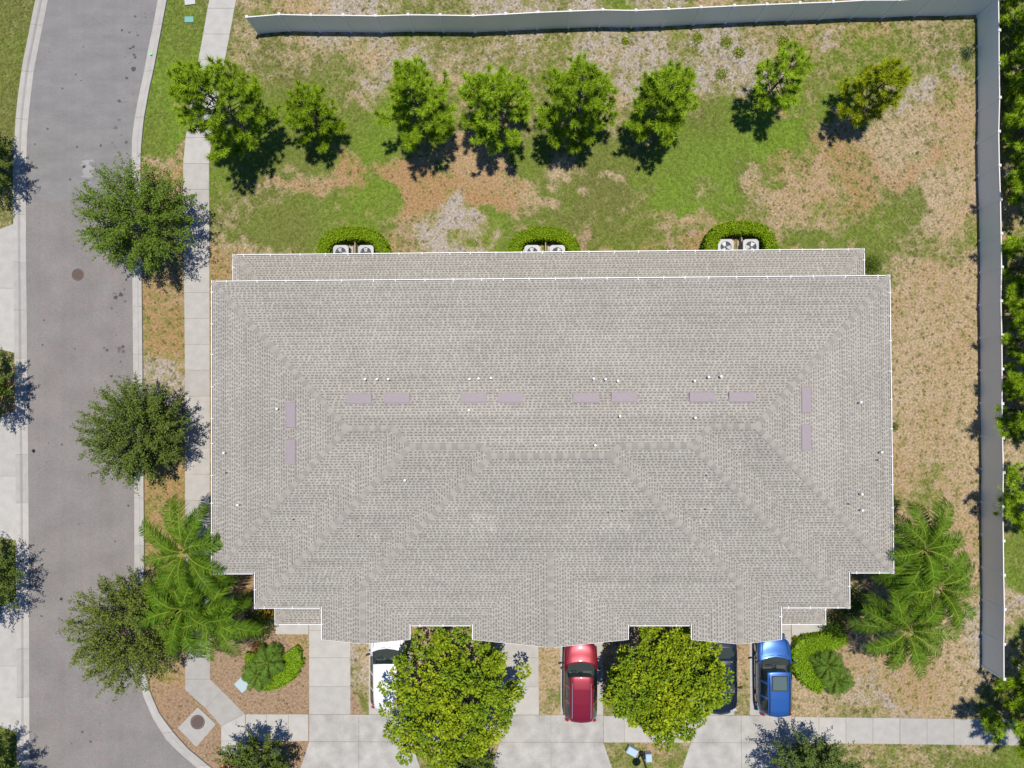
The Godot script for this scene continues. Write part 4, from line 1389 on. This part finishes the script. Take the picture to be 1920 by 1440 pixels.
func pine(at: Vector3, tall: float, R: float, clear: float, sd: int, col: Color, label: String, group: String, lean := Vector3.ZERO) -> void:
	rng.seed = sd
	var o := thing("pine_tree", at, label, "tree", group)
	var wood := MB.new()
	var cr := MB.new()
	var axis := func(h: float) -> Vector3: return Vector3(0, h, 0) + lean * h / tall * h / tall
	for k in 8: wood.tube(axis.call(tall * k / 8.0 - (0.05 if k == 0 else 0.0)), axis.call(tall * (k + 1) / 8.0), 0.11 * (1.05 - k / 8.0), 0.11 * (1.05 - (k + 1) / 8.0), 7)
	var h := clear
	while h < tall - 0.25:
		var t := (h - clear) / (tall - clear)
		var reach := R * (1.0 - pow(t, 1.5)) * (0.72 + 0.28 * minf(1.0, t * 5.0)) + 0.22
		var arms := 6 if t < 0.6 else 5
		var off := rr(0.0, TAU)
		for k in arms:
			var a := off + TAU * k / arms + rr(-0.3, 0.3)
			var ln := reach * rr(0.55, 1.22)
			var out := Vector3(cos(a), 0, sin(a))
			var p0: Vector3 = axis.call(h + rr(-0.1, 0.1))
			var p2 := p0 + out * ln + Vector3.UP * ln * rr(0.32, 0.6)
			var p1 := p0 + out * ln * 0.6 + Vector3.UP * ln * 0.08
			var prev := p0
			var steps := maxi(2, int(ln / 0.30))
			for i in range(1, steps + 1):
				var u := float(i) / steps
				var p := p0 * (1 - u) * (1 - u) + p1 * 2 * u * (1 - u) + p2 * u * u
				var d := (p - prev).normalized()
				wood.tube(prev, p, 0.03 * (1.15 - u), 0.03 * (1.1 - u), 4)
				if u > 0.35: plume(cr, p, (d + Vector3.UP * 0.1).normalized(), 0.32, 56, tinted(col, rr(0.8, 1.15)))
				if u > 0.45:
					for sdn in [-1.0, 1.0]:
						if rng.randf() < 0.6:
							var q = (d + out.cross(Vector3.UP) * sdn * rr(0.6, 1.1) + Vector3.UP * 0.3).normalized() * rr(0.22, 0.42)
							wood.tube(p, p + q, 0.014, 0.008, 3)
							plume(cr, p + q, (q.normalized() + Vector3.UP * 0.2).normalized(), 0.34, 74, tinted(col, rr(0.8, 1.2)))
				prev = p
		h += rr(0.50, 0.72)
	plume(cr, axis.call(tall), Vector3.UP, 0.25, 70, col)
	put("trunk", wood.mesh(), M.bark, o)
	put("crown", cr.mesh(), M.needle, o)

var frond_forms := {}
func frond_mesh(kind: String, ln: float, sd: int) -> ArrayMesh:
	var key := "%s%d" % [kind, sd]
	if frond_forms.has(key): return frond_forms[key]
	var keep := rng.state
	rng.seed = 900 + sd
	var b := MB.new()
	var n := 74
	var prev := Vector3.ZERO
	var small := kind == "small"
	var arch := rr(0.75, 1.15)
	for i in range(1, n + 1):
		var u := float(i) / n
		# outward along +x, rising then hanging
		var p := Vector3(ln * (u - 0.18 * u * u * arch), ln * (0.52 * u - 0.78 * u * u * arch), ln * 0.05 * sin(u * 3.0) * (sd % 3 - 1))
		var d := (p - prev).normalized()
		b.tube(prev, p, (0.032 if not small else 0.011) * (1.1 - u), (0.028 if not small else 0.011) * (1.08 - u), 4, Color(0.34, 0.38, 0.06))
		if u > 0.14:
			var ll := ln * (0.17 if not small else 0.20) * (0.35 + 1.3 * sin(PI * clampf(u * 0.88, 0, 1))) * 0.75
			for s in [-1.0, 1.0]:
				for twice in 1:
					var away = (d.cross(Vector3.UP) * s + d * rr(0.35, 0.75) + Vector3.UP * rr(-0.05, 0.4)).normalized()
					var l := ll * rr(0.8, 1.15)
					var m = p + away * l * 0.55
					var e = p + away * l + Vector3.DOWN * l * rr(0.35, 0.8)
					var w := d * (0.025 if not small else 0.012)
					var v := rr(0.5, 1.4)
					var col := Color(0.092, 0.180, 0.015) if not small else Color(0.105, 0.195, 0.030)
					col = Color(col.r * v * rr(0.85, 1.25), col.g * v, col.b * v)
					b.quad(p - w * 0.5, m - w, m + w, p + w * 0.5, col)
					b.tri(m - w, e, m + w, col)
		prev = p
	var me := b.mesh()
	frond_forms[key] = me
	rng.state = keep
	return me

func palm(at: Vector3, tall: float, ln: float, fronds: int, kind: String, sd: int, label: String, group: String, called := "palm_tree") -> Node3D:
	rng.seed = sd
	var o := thing(called, at, label, "palm", group)
	var b := MB.new()
	var r := 0.13 if kind == "big" else 0.07
	for k in 10:
		var y0 := tall * k / 10.0 - (0.05 if k == 0 else 0.0)
		b.tube(Vector3(0, y0, 0), Vector3(0, tall * (k + 1) / 10.0, 0), r * (1.1 - 0.03 * k), r * (1.02 - 0.03 * k), 9)
	if kind == "big": b.tube(Vector3(0, tall, 0), Vector3(0, tall + 0.6, 0), r * 0.9, 0.05, 9, Color(0.2, 0.25, 0.1))
	put("trunk", b.mesh(), M.bark, o)
	for k in fronds:
		var f := put("frond", frond_mesh(kind, ln, rng.randi() % 5), M.leaf, o)
		var t := float(k) / fronds
		f.position = Vector3(0, tall + (0.45 if kind == "big" else 0.05) - 0.35 * t * (1.0 if kind == "big" else 0.2), 0)
		f.rotation = Vector3(rr(-0.25, 0.25), 2.399963 * k + rr(-0.25, 0.25), lerpf(0.85, -0.32, pow(t, 0.7)) + rr(-0.12, 0.12))
		f.scale = Vector3.ONE * rr(0.85, 1.08) * lerpf(0.8, 1.0, minf(1.0, t * 2.0))
	return o

func build_trees() -> void:
	var bright := Color(0.235, 0.360, 0.020)
	var row := "pines in the row along the top fence"
	var list := [
		[475, 258, 8.0, 2.3, 1.6, bright, "largest dark pine of the top row, reaching over the sidewalk"],
		[608, 252, 5.0, 1.25, 0.8, bright * 0.9, "small dense pine of the top row, second from the sidewalk"],
		[800, 247, 7.4, 1.85, 1.0, bright * 1.1, "tall pine of the top row, third from the sidewalk"],
		[934, 250, 6.9, 1.9, 0.9, bright * 1.15, "round bright pine of the top row, fourth from the sidewalk"],
		[1074, 246, 7.6, 2.0, 1.0, bright, "broad pine of the top row, fifth from the sidewalk"],
		[1222, 240, 6.4, 1.6, 1.0, bright * 1.1, "slimmer pine of the top row above the red spot on the lawn"],
		[1420, 200, 5.4, 1.15, 1.9, bright * 1.15, "thin sparse pine, second from the right end of the top row"],
		[1592, 212, 5.0, 1.3, 0.9, Color(0.31, 0.37, 0.018), "yellowish pine at the right end of the top row"]]
	for i in list.size():
		var q: Array = list[i]
		pine(W(q[0], q[1]), q[2], q[3], q[4], 4100 + i * 13, q[5], q[6], row, Vector3(0.5, 0, -0.3) if i == 6 else Vector3.ZERO)
	var beyond := "pines beyond the side fence"
	var hedge := [[1885, 52, 5.0, 1.5, "at the very top corner outside the side fence"], [1893, 150, 5.5, 1.6, "second from the top outside the side fence"], [1897, 262, 4.5, 1.4, "third from the top outside the side fence"], [1893, 362, 5.2, 1.5, "fourth from the top outside the side fence"], [1893, 505, 5.6, 1.7, "fifth from the top outside the side fence"], [1892, 640, 5.0, 1.5, "sixth from the top outside the side fence"], [1888, 770, 5.4, 1.7, "seventh from the top, one tuft hanging over the side fence"], [1886, 930, 5.2, 1.8, "eighth from the top, leaning over the side fence"], [1905, 207, 4.4, 1.5, "between the second and third outside the side fence"], [1906, 573, 4.6, 1.5, "between the fifth and sixth outside the side fence"], [1902, 707, 4.8, 1.5, "between the sixth and seventh outside the side fence"], [1915, 1230, 5.0, 1.5, "beside the lower end of the side fence"], [1868, 1318, 5.6, 2.0, "shading the sidewalk in the lower right corner"]]
	for i in hedge.size():
		var q: Array = hedge[i]
		pine(W(q[0], q[1]), q[2], q[3], 0.7, 5200 + i * 17, bright * [1.05, 1.2, 1.12][i % 3], "green pine " + q[4], beyond)
	var dark := Color(0.105, 0.152, 0.028)
	var street := "small-leaved trees along the street"
	oak(W(306, 436), 3.05, 5.3, 1.2, 170, 31, Color(0.115, 0.185, 0.024), "dark green street tree nearest the top of the building", street)
	oak(W(306, 806), 2.75, 5.0, 1.1, 165, 32, dark, "rounded dark street tree halfway down the building", street)
	oak(W(297, 1150), 3.0, 5.3, 1.3, 165, 33, Color(0.128, 0.168, 0.028), "olive green street tree at the corner beside the palms", street)
	var edge := [[6, 318, 2.2, "uppermost"], [10, 728, 2.2, "second from top"], [14, 1078, 2.5, "third from top"], [14, 1422, 2.4, "lowest"]]
	for i in 4:
		var q: Array = edge[i]
		oak(W(q[0], q[1]), q[2], 4.2, 1.0, 70, 40 + i, dark, "dark tree at the far left edge, %s of four" % q[3], "trees at the far left edge")
	oak(W(505, 1402), 1.9, 4.0, 0.9, 70, 51, dark, "thin dark tree at the bottom beside the pale pedestal, left", street)
	oak(W(1497, 1414), 2.5, 4.6, 1.0, 105, 52, Color(0.105, 0.155, 0.034), "dark tree at the bottom casting twiggy shade on the sidewalk", street)
	oak(W(884, 1416), 1.4, 3.4, 0.9, 50, 53, dark, "small dark tree at the bottom under the left broad tree", street)
	broad(W(862, 1262), 3.65, 3.75, 5.6, 1.5, 61, [1.02, 0.88, 1.06, 1.04, 0.98, 1.0, 0.95, 1.02], "broad yellow-green tree left of the red vehicle")
	broad(W(1226, 1243), 3.40, 3.35, 5.4, 1.5, 62, [0.98, 0.60, 0.92, 0.84, 1.04, 1.02, 0.95, 1.20], "broad yellow-green tree right of the red vehicle")
	var lp := "palms at the lower left of the building"
	palm(W(430, 996), 4.95, 3.1, 20, "big", 71, "palm overhanging the sidewalk and roof edge at lower left, uppermost", lp)
	palm(W(404, 1103), 3.4, 2.9, 20, "big", 72, "palm between street tree and building, middle of the left cluster", lp)
	palm(W(448, 1125), 3.2, 2.65, 18, "big", 73, "palm nearest the porch in the left cluster", lp)
	var rp := "palms at the lower right of the building"
	palm(W(1634, 992), 4.9, 3.1, 20, "big", 74, "palm by the roof corner at lower right, uppermost of three", rp)
	var spathe_palm := palm(W(1690, 1068), 3.0, 2.9, 20, "big", 75, "palm nearest the side fence in the right cluster", rp)
	palm(W(1634, 1140), 3.3, 2.9, 20, "big", 76, "lowest palm of the right cluster, above the bare lawn", rp)
	# a folded young frond, yellow and upright
	var sp := MB.new()
	var c := Color(0.32, 0.36, 0.03)
	for k in 6: sp.tube(Vector3(-0.16 * k, 0.35 + 0.05 * k, 0.02 * k), Vector3(-0.16 * (k + 1), 0.4 + 0.05 * k, 0.02 * (k + 1)), [0.05, 0.11, 0.14, 0.13, 0.10, 0.07][k], [0.11, 0.14, 0.13, 0.10, 0.07, 0.02][k], 8, c)
	var spo := put("spathe", sp.mesh(), M.leaf, spathe_palm)
	spo.position = Vector3(-0.3, 3.2, 0.4)
	tag(spo, "yellow unopened frond")
	var sg := "low feathery palms in the garden beds"
	palm(W(512, 1232), 0.75, 1.15, 30, "small", 81, "low dark feathery palm in the left bed beside the hedge", sg, "low_palm")
	palm(W(490, 1258), 0.55, 1.05, 28, "small", 82, "low feathery palm in the left bed beside the pale box", sg, "low_palm")
	palm(W(1540, 1236), 0.85, 1.25, 32, "small", 83, "low dark feathery palm inside the right hedge", sg, "low_palm")
	palm(W(1560, 1266), 0.55, 1.05, 28, "small", 84, "low feathery palm below the right hedge by the sandy patch", sg, "low_palm")

# ---------------------------------------------------------------- hedges, shrubs, air conditioners
func leafy(b: MB, at: Vector3, nrm: Vector3, size: float, col: Color) -> void:
	var al := (Vector3(rng.randfn(), rng.randfn(), rng.randfn()) * 0.8 + nrm * 0.5).normalized()
	var sd := al.cross(nrm + Vector3(rng.randfn(), rng.randfn(), rng.randfn()) * 0.4).normalized()
	var l := size * rr(0.7, 1.3)
	var v := rr(0.65, 1.35)
	b.leaf(at + nrm * rr(-0.05, 0.05), al * l, sd * l * 0.32, Color(col.r * v * rr(0.85, 1.2), col.g * v, col.b * v))

func hedge(called: String, line: PackedVector2Array, wide: float, high: float, size: float, dense: float, col: Color, sd: int, label: String, group: String) -> void:
	rng.seed = sd
	var o := thing(called, Vector3(line[0].x, 0, line[0].y), label, "hedge", group)
	var core := MB.new()
	var cr := MB.new()
	var left := PackedVector2Array()
	var right := PackedVector2Array()
	for i in line.size():
		var d := (line[mini(i + 1, line.size() - 1)] - line[maxi(i - 1, 0)]).normalized()
		var s := Vector2(-d.y, d.x) * (wide * 0.5 - 0.07)
		left.push_back(line[i] + s - line[0]); right.push_back(line[i] - s - line[0])
	var ring := left.duplicate()
	right.reverse()
	ring.append_array(right)
	core.slab(ring, -0.02, high - 0.08)
	put("core", core.mesh(), mat(tinted(col, 0.75)), o)
	for i in line.size() - 1:
		var a := line[i] - line[0]
		var b := line[i + 1] - line[0]
		var d := (b - a).normalized()
		var s := Vector2(-d.y, d.x)
		var area := a.distance_to(b) * (wide + 2.0 * high)
		for k in int(area * dense):
			var p := a.lerp(b, rng.randf())
			var u := rr(-1.0, 1.0) * (wide * 0.5 + high)
			var pos := Vector3.ZERO
			var nn := Vector3.UP
			if absf(u) < wide * 0.5:
				var q := p + s * u
				pos = Vector3(q.x, high - 0.06 * pow(absf(u) / (wide * 0.5), 4.0) + rr(-0.03, 0.03), q.y)
			else:
				var q := p + s * signf(u) * (wide * 0.5)
				pos = Vector3(q.x, high - (absf(u) - wide * 0.5), q.y)
				nn = Vector3(s.x, 0, s.y) * signf(u)
			leafy(cr, pos, nn, size, col)
	put("foliage", cr.mesh(), M.leaf, o)

func bush(called: String, at: Vector3, r: float, high: float, n: int, size: float, cols: Array, sd: int, label: String, category: String, group := "") -> void:
	rng.seed = sd
	var o := thing(called, at, label, category, group)
	var cr := MB.new()
	var wood := MB.new()
	for k in 9:
		var a := TAU * k / 9.0
		wood.tube(Vector3(0, -0.03, 0), Vector3(cos(a) * r * 0.5, high * rr(0.5, 0.8), sin(a) * r * 0.5), 0.015, 0.006, 4)
	for k in n:
		var d := Vector3(rng.randfn(), absf(rng.randfn()), rng.randfn()).normalized()
		var q := pow(rng.randf(), 0.35) * rr(0.8, 1.1)
		leafy(cr, Vector3(d.x * r * q, 0.03 + d.y * high * q, d.z * r * q), d, size, cols[rng.randi() % cols.size()])
	put("stems", wood.mesh(), M.bark, o)
	put("foliage", cr.mesh(), M.leaf, o)

func curve(pts: Array, n: int) -> PackedVector2Array:
	var c := Curve2D.new()
	for i in pts.size():
		var a: Vector2 = W2(pts[maxi(0, i - 1)][0], pts[maxi(0, i - 1)][1], 0.6)
		var b: Vector2 = W2(pts[mini(pts.size() - 1, i + 1)][0], pts[mini(pts.size() - 1, i + 1)][1], 0.6)
		c.add_point(W2(pts[i][0], pts[i][1], 0.6), (a - b) / 6.0, (b - a) / 6.0)
	return resample(c.get_baked_points(), n)

func condenser(at: Vector3, sd: int, label: String) -> void:
	rng.seed = sd
	var o := thing("air_conditioner", at, label, "air conditioner", "air conditioners behind the building")
	var b := MB.new()
	b.box(Vector3(0, 0.03, 0), Vector3(1.05, 0.1, 1.05))
	put("pad", b.mesh(), M.concrete[0], o)
	var body := MB.new()
	var poly := PackedVector2Array()
	var h := 0.42
	for q in [[1, 1], [-1, 1], [-1, -1], [1, -1]]:
		for k in 4:
			var a: float = atan2(q[1], q[0]) - PI / 4 + PI / 2 * k / 3.0
			poly.push_back(Vector2(q[0] * (h - 0.09) + cos(a) * 0.09, q[1] * (h - 0.09) + sin(a) * 0.09))
	body.slab(poly, 0.08, 0.78)
	put("coil_case", body.mesh(), mat(Color(0.30, 0.31, 0.31), 0.6), o)
	# top plate with a round opening
	var top := MB.new()
	for k in 32:
		var a := TAU * k / 32
		var e := TAU * (k + 1) / 32
		var o0 := Vector3(cos(a), 0, sin(a))
		var o1 := Vector3(cos(e), 0, sin(e))
		var f := func(d: Vector3) -> Vector3:
			var q := minf((h + 0.02) / maxf(0.001, maxf(absf(d.x), absf(d.z))), 0.545)
			return d * q + Vector3.UP * 0.86
		top.quad(o1 * 0.31 + Vector3.UP * 0.87, o0 * 0.31 + Vector3.UP * 0.87, f.call(o0), f.call(o1))
		top.quad(f.call(o1), f.call(o0), f.call(o0) - Vector3.UP * 0.09, f.call(o1) - Vector3.UP * 0.09)
		top.quad(o0 * 0.31 + Vector3.UP * 0.87, o1 * 0.31 + Vector3.UP * 0.87, o1 * 0.31 + Vector3.UP * 0.79, o0 * 0.31 + Vector3.UP * 0.79)
	put("top_plate", top.mesh(), mat(Color(0.44, 0.45, 0.47), 0.5), o)
	var well := MB.new()
	well.tube(Vector3(0, 0.785, 0), Vector3(0, 0.79, 0), 0.30, 0.30, 24, Color.WHITE, true)
	put("fan_well", well.mesh(), mat(Color(0.10, 0.11, 0.115), 0.8), o)
	var spin := rr(0.0, TAU)
	for k in 3:
		var bl := MB.new()
		var d := Vector3(cos(spin + TAU * k / 3), 0, sin(spin + TAU * k / 3))
		var s := Vector3(-d.z, 0, d.x)
		bl.quad(d * 0.05 + s * 0.05 + Vector3.UP * 0.83, d * 0.28 + s * 0.14 + Vector3.UP * 0.84, d * 0.28 - s * 0.10 + Vector3.UP * 0.81, d * 0.05 - s * 0.05 + Vector3.UP * 0.81)
		put("fan_blade", bl.mesh(), mat(Color(0.60, 0.62, 0.63), 0.4), o)
	var g := MB.new()
	for r in [0.08, 0.19, 0.29]:
		for k in 24:
			var p = Vector3(cos(TAU * k / 24), 0, sin(TAU * k / 24)) * r + Vector3.UP * 0.885
			var q = Vector3(cos(TAU * (k + 1) / 24), 0, sin(TAU * (k + 1) / 24)) * r + Vector3.UP * 0.885
			g.tube(p, q, 0.004, 0.004, 4)
	for k in 8:
		var d := Vector3(cos(TAU * k / 8), 0, sin(TAU * k / 8))
		g.tube(d * 0.06 + Vector3.UP * 0.88, d * 0.32 + Vector3.UP * 0.88, 0.004, 0.004, 4)
	put("fan_guard", g.mesh(), M.trim, o)

func build_garden() -> void:
	var green := Color(0.19, 0.30, 0.012)
	var yard := "clipped hedges round the air conditioners"
	var where := [[664, 0, "left"], [1020, 0, "middle"], [1386, -11, "right"]]
	for k in 3:
		var x: float = where[k][0]
		var y: float = where[k][1]
		hedge("hedge", curve([[x - 57, y + 510], [x - 57, y + 472], [x - 46, y + 449], [x - 19, y + 440], [x + 19, y + 440], [x + 46, y + 449], [x + 57, y + 472], [x + 57, y + 510]], 22), 0.60, 1.05, 0.085, 800.0, green, 600 + k, "clipped bright green hedge curving round the %s pair of air conditioners" % where[k][2], yard)
		for s in 2:
			var p := W(x - 25 + s * 47 + [0, 3, 0][k], y + 474, 0.86)
			condenser(Vector3(p.x, 0, p.z), 640 + k * 2 + s, "air conditioner, %s one inside the %s clipped hedge" % [["left", "right"][s], where[k][2]])
		var b := MB.new()
		var q := W(x + 3, y + 468, 0.3)
		b.box(Vector3(q.x, 0.25, q.z + 0.1), Vector3(0.05, 0.5, 1.3))
		tag(put("divider_board", b.mesh(), mat(Color(0.45, 0.36, 0.33))), "thin pinkish divider board between the %s pair of air conditioners" % where[k][2], "board", "divider boards")
	var lime := Color(0.20, 0.345, 0.016)
	var beds := "lime hedges in the garden beds"
	hedge("hedge", curve([[541, 1222], [551, 1236], [548, 1254], [532, 1270], [510, 1280], [490, 1283]], 12), 0.85, 0.55, 0.08, 720.0, lime, 620, "lime green hedge curving through the lower left bed", beds)
	hedge("hedge", curve([[472, 1228], [470, 1245], [478, 1258]], 5), 0.8, 0.5, 0.08, 720.0, tinted(lime, 0.85), 621, "short lime hedge at the left side of the lower left bed", beds)
	hedge("hedge", curve([[1581, 1186], [1560, 1206], [1530, 1210], [1504, 1212], [1501, 1235], [1507, 1256], [1522, 1275], [1545, 1286]], 18), 0.95, 0.7, 0.08, 720.0, lime, 622, "lime green hedge bending round the low palm beside the blue vehicle", beds)
	bush("shrub", W(488, 1168), 1.0, 1.2, 1900, 0.10, [Color(0.05, 0.10, 0.02), Color(0.07, 0.12, 0.02)], 660, "dark green shrub beside the left porch roof", "shrub")
	bush("croton_shrub", W(505, 1142), 0.5, 0.9, 500, 0.11, [Color(0.30, 0.22, 0.02), Color(0.12, 0.15, 0.02), Color(0.25, 0.09, 0.02)], 661, "yellow and orange leaved shrub at the porch corner", "shrub")
	bush("croton_shrub", W(487, 1211), 0.42, 0.6, 380, 0.10, [Color(0.16, 0.06, 0.02), Color(0.10, 0.09, 0.02)], 662, "brown leaved shrub above the low palm in the left bed", "shrub")
	bush("shrub", W(1588, 1128), 1.1, 1.2, 1900, 0.10, [Color(0.05, 0.10, 0.02), Color(0.07, 0.13, 0.02)], 663, "dark shrub under the roof corner at lower right", "shrub")
	bush("shrub", W(1560, 1172), 0.9, 1.0, 1400, 0.09, [Color(0.05, 0.10, 0.02), Color(0.06, 0.11, 0.02)], 664, "dark shrub beside the right porch roof", "shrub")
	bush("shrub", W(1632, 498), 0.62, 0.8, 1300, 0.06, [Color(0.09, 0.15, 0.02)], 665, "small rounded shrub at the top right corner of the roof", "shrub")
	bush("shrub", W(1674, 800), 0.3, 0.5, 320, 0.06, [Color(0.11, 0.18, 0.03)], 666, "tiny green shrub against the right wall", "shrub")
	var weeds := [[1307, 72, 0.34, "beside the fence, above the sixth pine"], [1362, 80, 0.42, "upper of the pair on the sand"], [1385, 99, 0.36, "lower of the pair on the sand"], [1352, 141, 0.40, "at the edge of the sand above the green lawn"], [1468, 78, 0.36, "above the thin pine"], [1172, 78, 0.22, "beside the fifth pine"], [1812, 101, 0.45, "bluish, near the fence corner"]]
	for i in weeds.size():
		var q: Array = weeds[i]
		bush("weed_clump", W(q[0], q[1]), q[2], 0.16, 420, 0.07, [Color(0.26, 0.35, 0.03)] if i < 6 else [Color(0.06, 0.12, 0.05)], 680 + i, "low weed clump, " + q[3], "weed", "weed clumps")

# ---------------------------------------------------------------- small street furniture
func manhole(at: Vector3, r: float, label: String) -> void:
	var o := thing("manhole_cover", at, label, "manhole")
	var ring := MB.new()
	for k in 32:
		var a := Vector3(cos(TAU * k / 32), 0, sin(TAU * k / 32))
		var b := Vector3(cos(TAU * (k + 1) / 32), 0, sin(TAU * (k + 1) / 32))
		ring.quad(b * r + Vector3.UP * 0.012, b * (r + 0.06) + Vector3.UP * 0.006, a * (r + 0.06) + Vector3.UP * 0.006, a * r + Vector3.UP * 0.012)
	put("rim", ring.mesh(), M.iron, o)
	var lid := MB.new()
	lid.tube(Vector3(0, -0.05, 0), Vector3(0, 0.010, 0), r - 0.012, r - 0.012, 32, Color.WHITE, true)
	for k in 3:
		for i in 24 - k * 6:
			var p := TAU * i / (24 - k * 6)
			var q := (r - 0.06) * (1.0 - k * 0.3)
			lid.box(Vector3(cos(p) * q, 0.013, sin(p) * q), Vector3(0.05, 0.008, 0.025), Basis(Vector3.UP, -p))
	put("lid", lid.mesh(), M.iron, o)

func box_with_lid(called: String, at: Vector3, s: Vector3, turn: float, col: Color, label: String, category: String) -> void:
	var o := thing(called, at, label, category, "", turn)
	var b := MB.new()
	b.box(Vector3(0, s.y * 0.45 - 0.02, 0), Vector3(s.x * 0.92, s.y * 0.9 + 0.04, s.z * 0.92))
	put("case", b.mesh(), mat(col * 0.85, 0.6), o)
	b = MB.new()
	var lo := s.y * 0.9
	var x := s.x * 0.5
	var z := s.z * 0.5
	var i := 0.86
	b.quad(Vector3(-x * i, s.y, z * i), Vector3(x * i, s.y, z * i), Vector3(x * i, s.y, -z * i), Vector3(-x * i, s.y, -z * i))
	for q in [[-1, 1, 1, 1], [1, 1, 1, -1], [1, -1, -1, -1], [-1, -1, -1, 1]]:
		b.quad(Vector3(x * q[0], lo, z * q[1]), Vector3(x * q[2], lo, z * q[3]), Vector3(x * i * q[2], s.y, z * i * q[3]), Vector3(x * i * q[0], s.y, z * i * q[1]))
		b.quad(Vector3(x * q[0], lo - 0.04, z * q[1]), Vector3(x * q[2], lo - 0.04, z * q[3]), Vector3(x * q[2], lo, z * q[3]), Vector3(x * q[0], lo, z * q[1]))
	put("lid", b.mesh(), mat(col, 0.55), o)

func build_utilities() -> void:
	rng.seed = 5
	manhole(W(146, 515) + Vector3.UP * 0.004, 0.30, "round iron manhole cover in the street near the upper street tree")
	var inlet := setting("inlet_slab", "square concrete slab around the manhole at the street corner", "paving")
	slab_part(inlet, "slab", poly_px([[372, 1325], [406, 1357], [369, 1400], [334, 1364]]), 0.06, M.concrete[1])
	manhole(W(371.5, 1353) + Vector3.UP * 0.061, 0.36, "rusty brown manhole cover on the square corner slab")
	box_with_lid("meter_box", W(355, 37), Vector3(0.52, 0.06, 0.34), 0.0, Color(0.16, 0.38, 0.34), "flat green meter box lid in the top grass strip", "utility box")
	box_with_lid("valve_box", W(357, 3), Vector3(0.62, 0.09, 0.42), 0.1, Color(0.50, 0.51, 0.50), "pale concrete valve box at the very top edge", "utility box")
	box_with_lid("service_box", W(456, 1282), Vector3(0.62, 0.22, 0.72), 0.75, Color(0.40, 0.50, 0.54), "pale blue service box with rounded lid in the left bed", "utility box")
	var pale := Color(0.40, 0.54, 0.68)
	box_with_lid("pedestal_box", W(516, 1405), Vector3(0.5, 0.45, 0.5), 0.4, pale, "pale blue utility pedestal beside the thin tree at bottom left", "utility box")
	box_with_lid("pedestal_box", W(1184, 1404), Vector3(0.62, 0.4, 0.42), -0.5, pale, "pale blue utility pedestal left of the lamp post", "utility box")
	box_with_lid("pedestal_box", W(1214, 1414), Vector3(0.36, 0.5, 0.46), 0.05, pale, "pale blue utility pedestal right of the lamp post", "utility box")
	box_with_lid("pedestal_box", W(1512, 1407), Vector3(0.45, 0.4, 0.45), 0.2, pale * 0.6, "bluish utility pedestal beneath the bottom right tree", "utility box")
	var lamp := thing("lamp_post", W(1202, 1411), "black lamp post at the bottom edge below the right broad tree", "lamp post")
	var b := MB.new()
	b.tube(Vector3(0, -0.05, 0), Vector3(0, 0.25, 0), 0.14, 0.12, 12, Color.WHITE, true)
	b.tube(Vector3(0, 0.25, 0), Vector3(0, 0.5, 0), 0.10, 0.065, 12)
	put("base", b.mesh(), M.black, lamp)
	b = MB.new()
	b.tube(Vector3(0, 0.5, 0), Vector3(0, 3.7, 0), 0.06, 0.045, 12)
	put("pole", b.mesh(), M.black, lamp)
	b = MB.new()
	b.tube(Vector3(0, 3.7, 0), Vector3(0, 3.78, 0), 0.06, 0.15, 8)
	b.tube(Vector3(0, 4.12, 0), Vector3(0, 4.35, 0), 0.25, 0.05, 8, Color.WHITE, true)
	for k in 8: b.tube(Vector3(cos(TAU * k / 8) * 0.15, 3.78, sin(TAU * k / 8) * 0.15), Vector3(cos(TAU * k / 8) * 0.22, 4.12, sin(TAU * k / 8) * 0.22), 0.012, 0.012, 4)
	put("lantern_frame", b.mesh(), M.black, lamp)
	b = MB.new()
	b.tube(Vector3(0, 3.78, 0), Vector3(0, 4.12, 0), 0.13, 0.20, 8)
	put("lantern_glass", b.mesh(), mat(Color(0.6, 0.6, 0.58), 0.3), lamp)
	# a red toy-sized litter piece on the lawn by the sixth pine
	b = MB.new()
	b.slab(PackedVector2Array([Vector2(-0.13, -0.05), Vector2(-0.02, -0.13), Vector2(0.13, -0.04), Vector2(0.10, 0.10), Vector2(-0.05, 0.12)]), 0.0, 0.07)
	var lit := put("plastic_scrap", b.mesh(), mat(Color(0.55, 0.03, 0.03), 0.5))
	lit.position = W(1250, 260)
	tag(lit, "small bright red plastic scrap on the lawn by the slimmer pine", "litter")
	# green paint spot on the kerb
	b = MB.new()
	b.slab(PackedVector2Array([Vector2(-0.12, -0.05), Vector2(0.02, -0.11), Vector2(0.12, 0.0), Vector2(0.05, 0.10), Vector2(-0.08, 0.09)]), 0.118, 0.126)
	var paint := put("paint_mark", b.mesh(), mat(Color(0.25, 0.62, 0.27), 0.8))
	paint.position = W(285, 102)
	tag(paint, "light green survey paint spot on the kerb near the top", "paint mark")
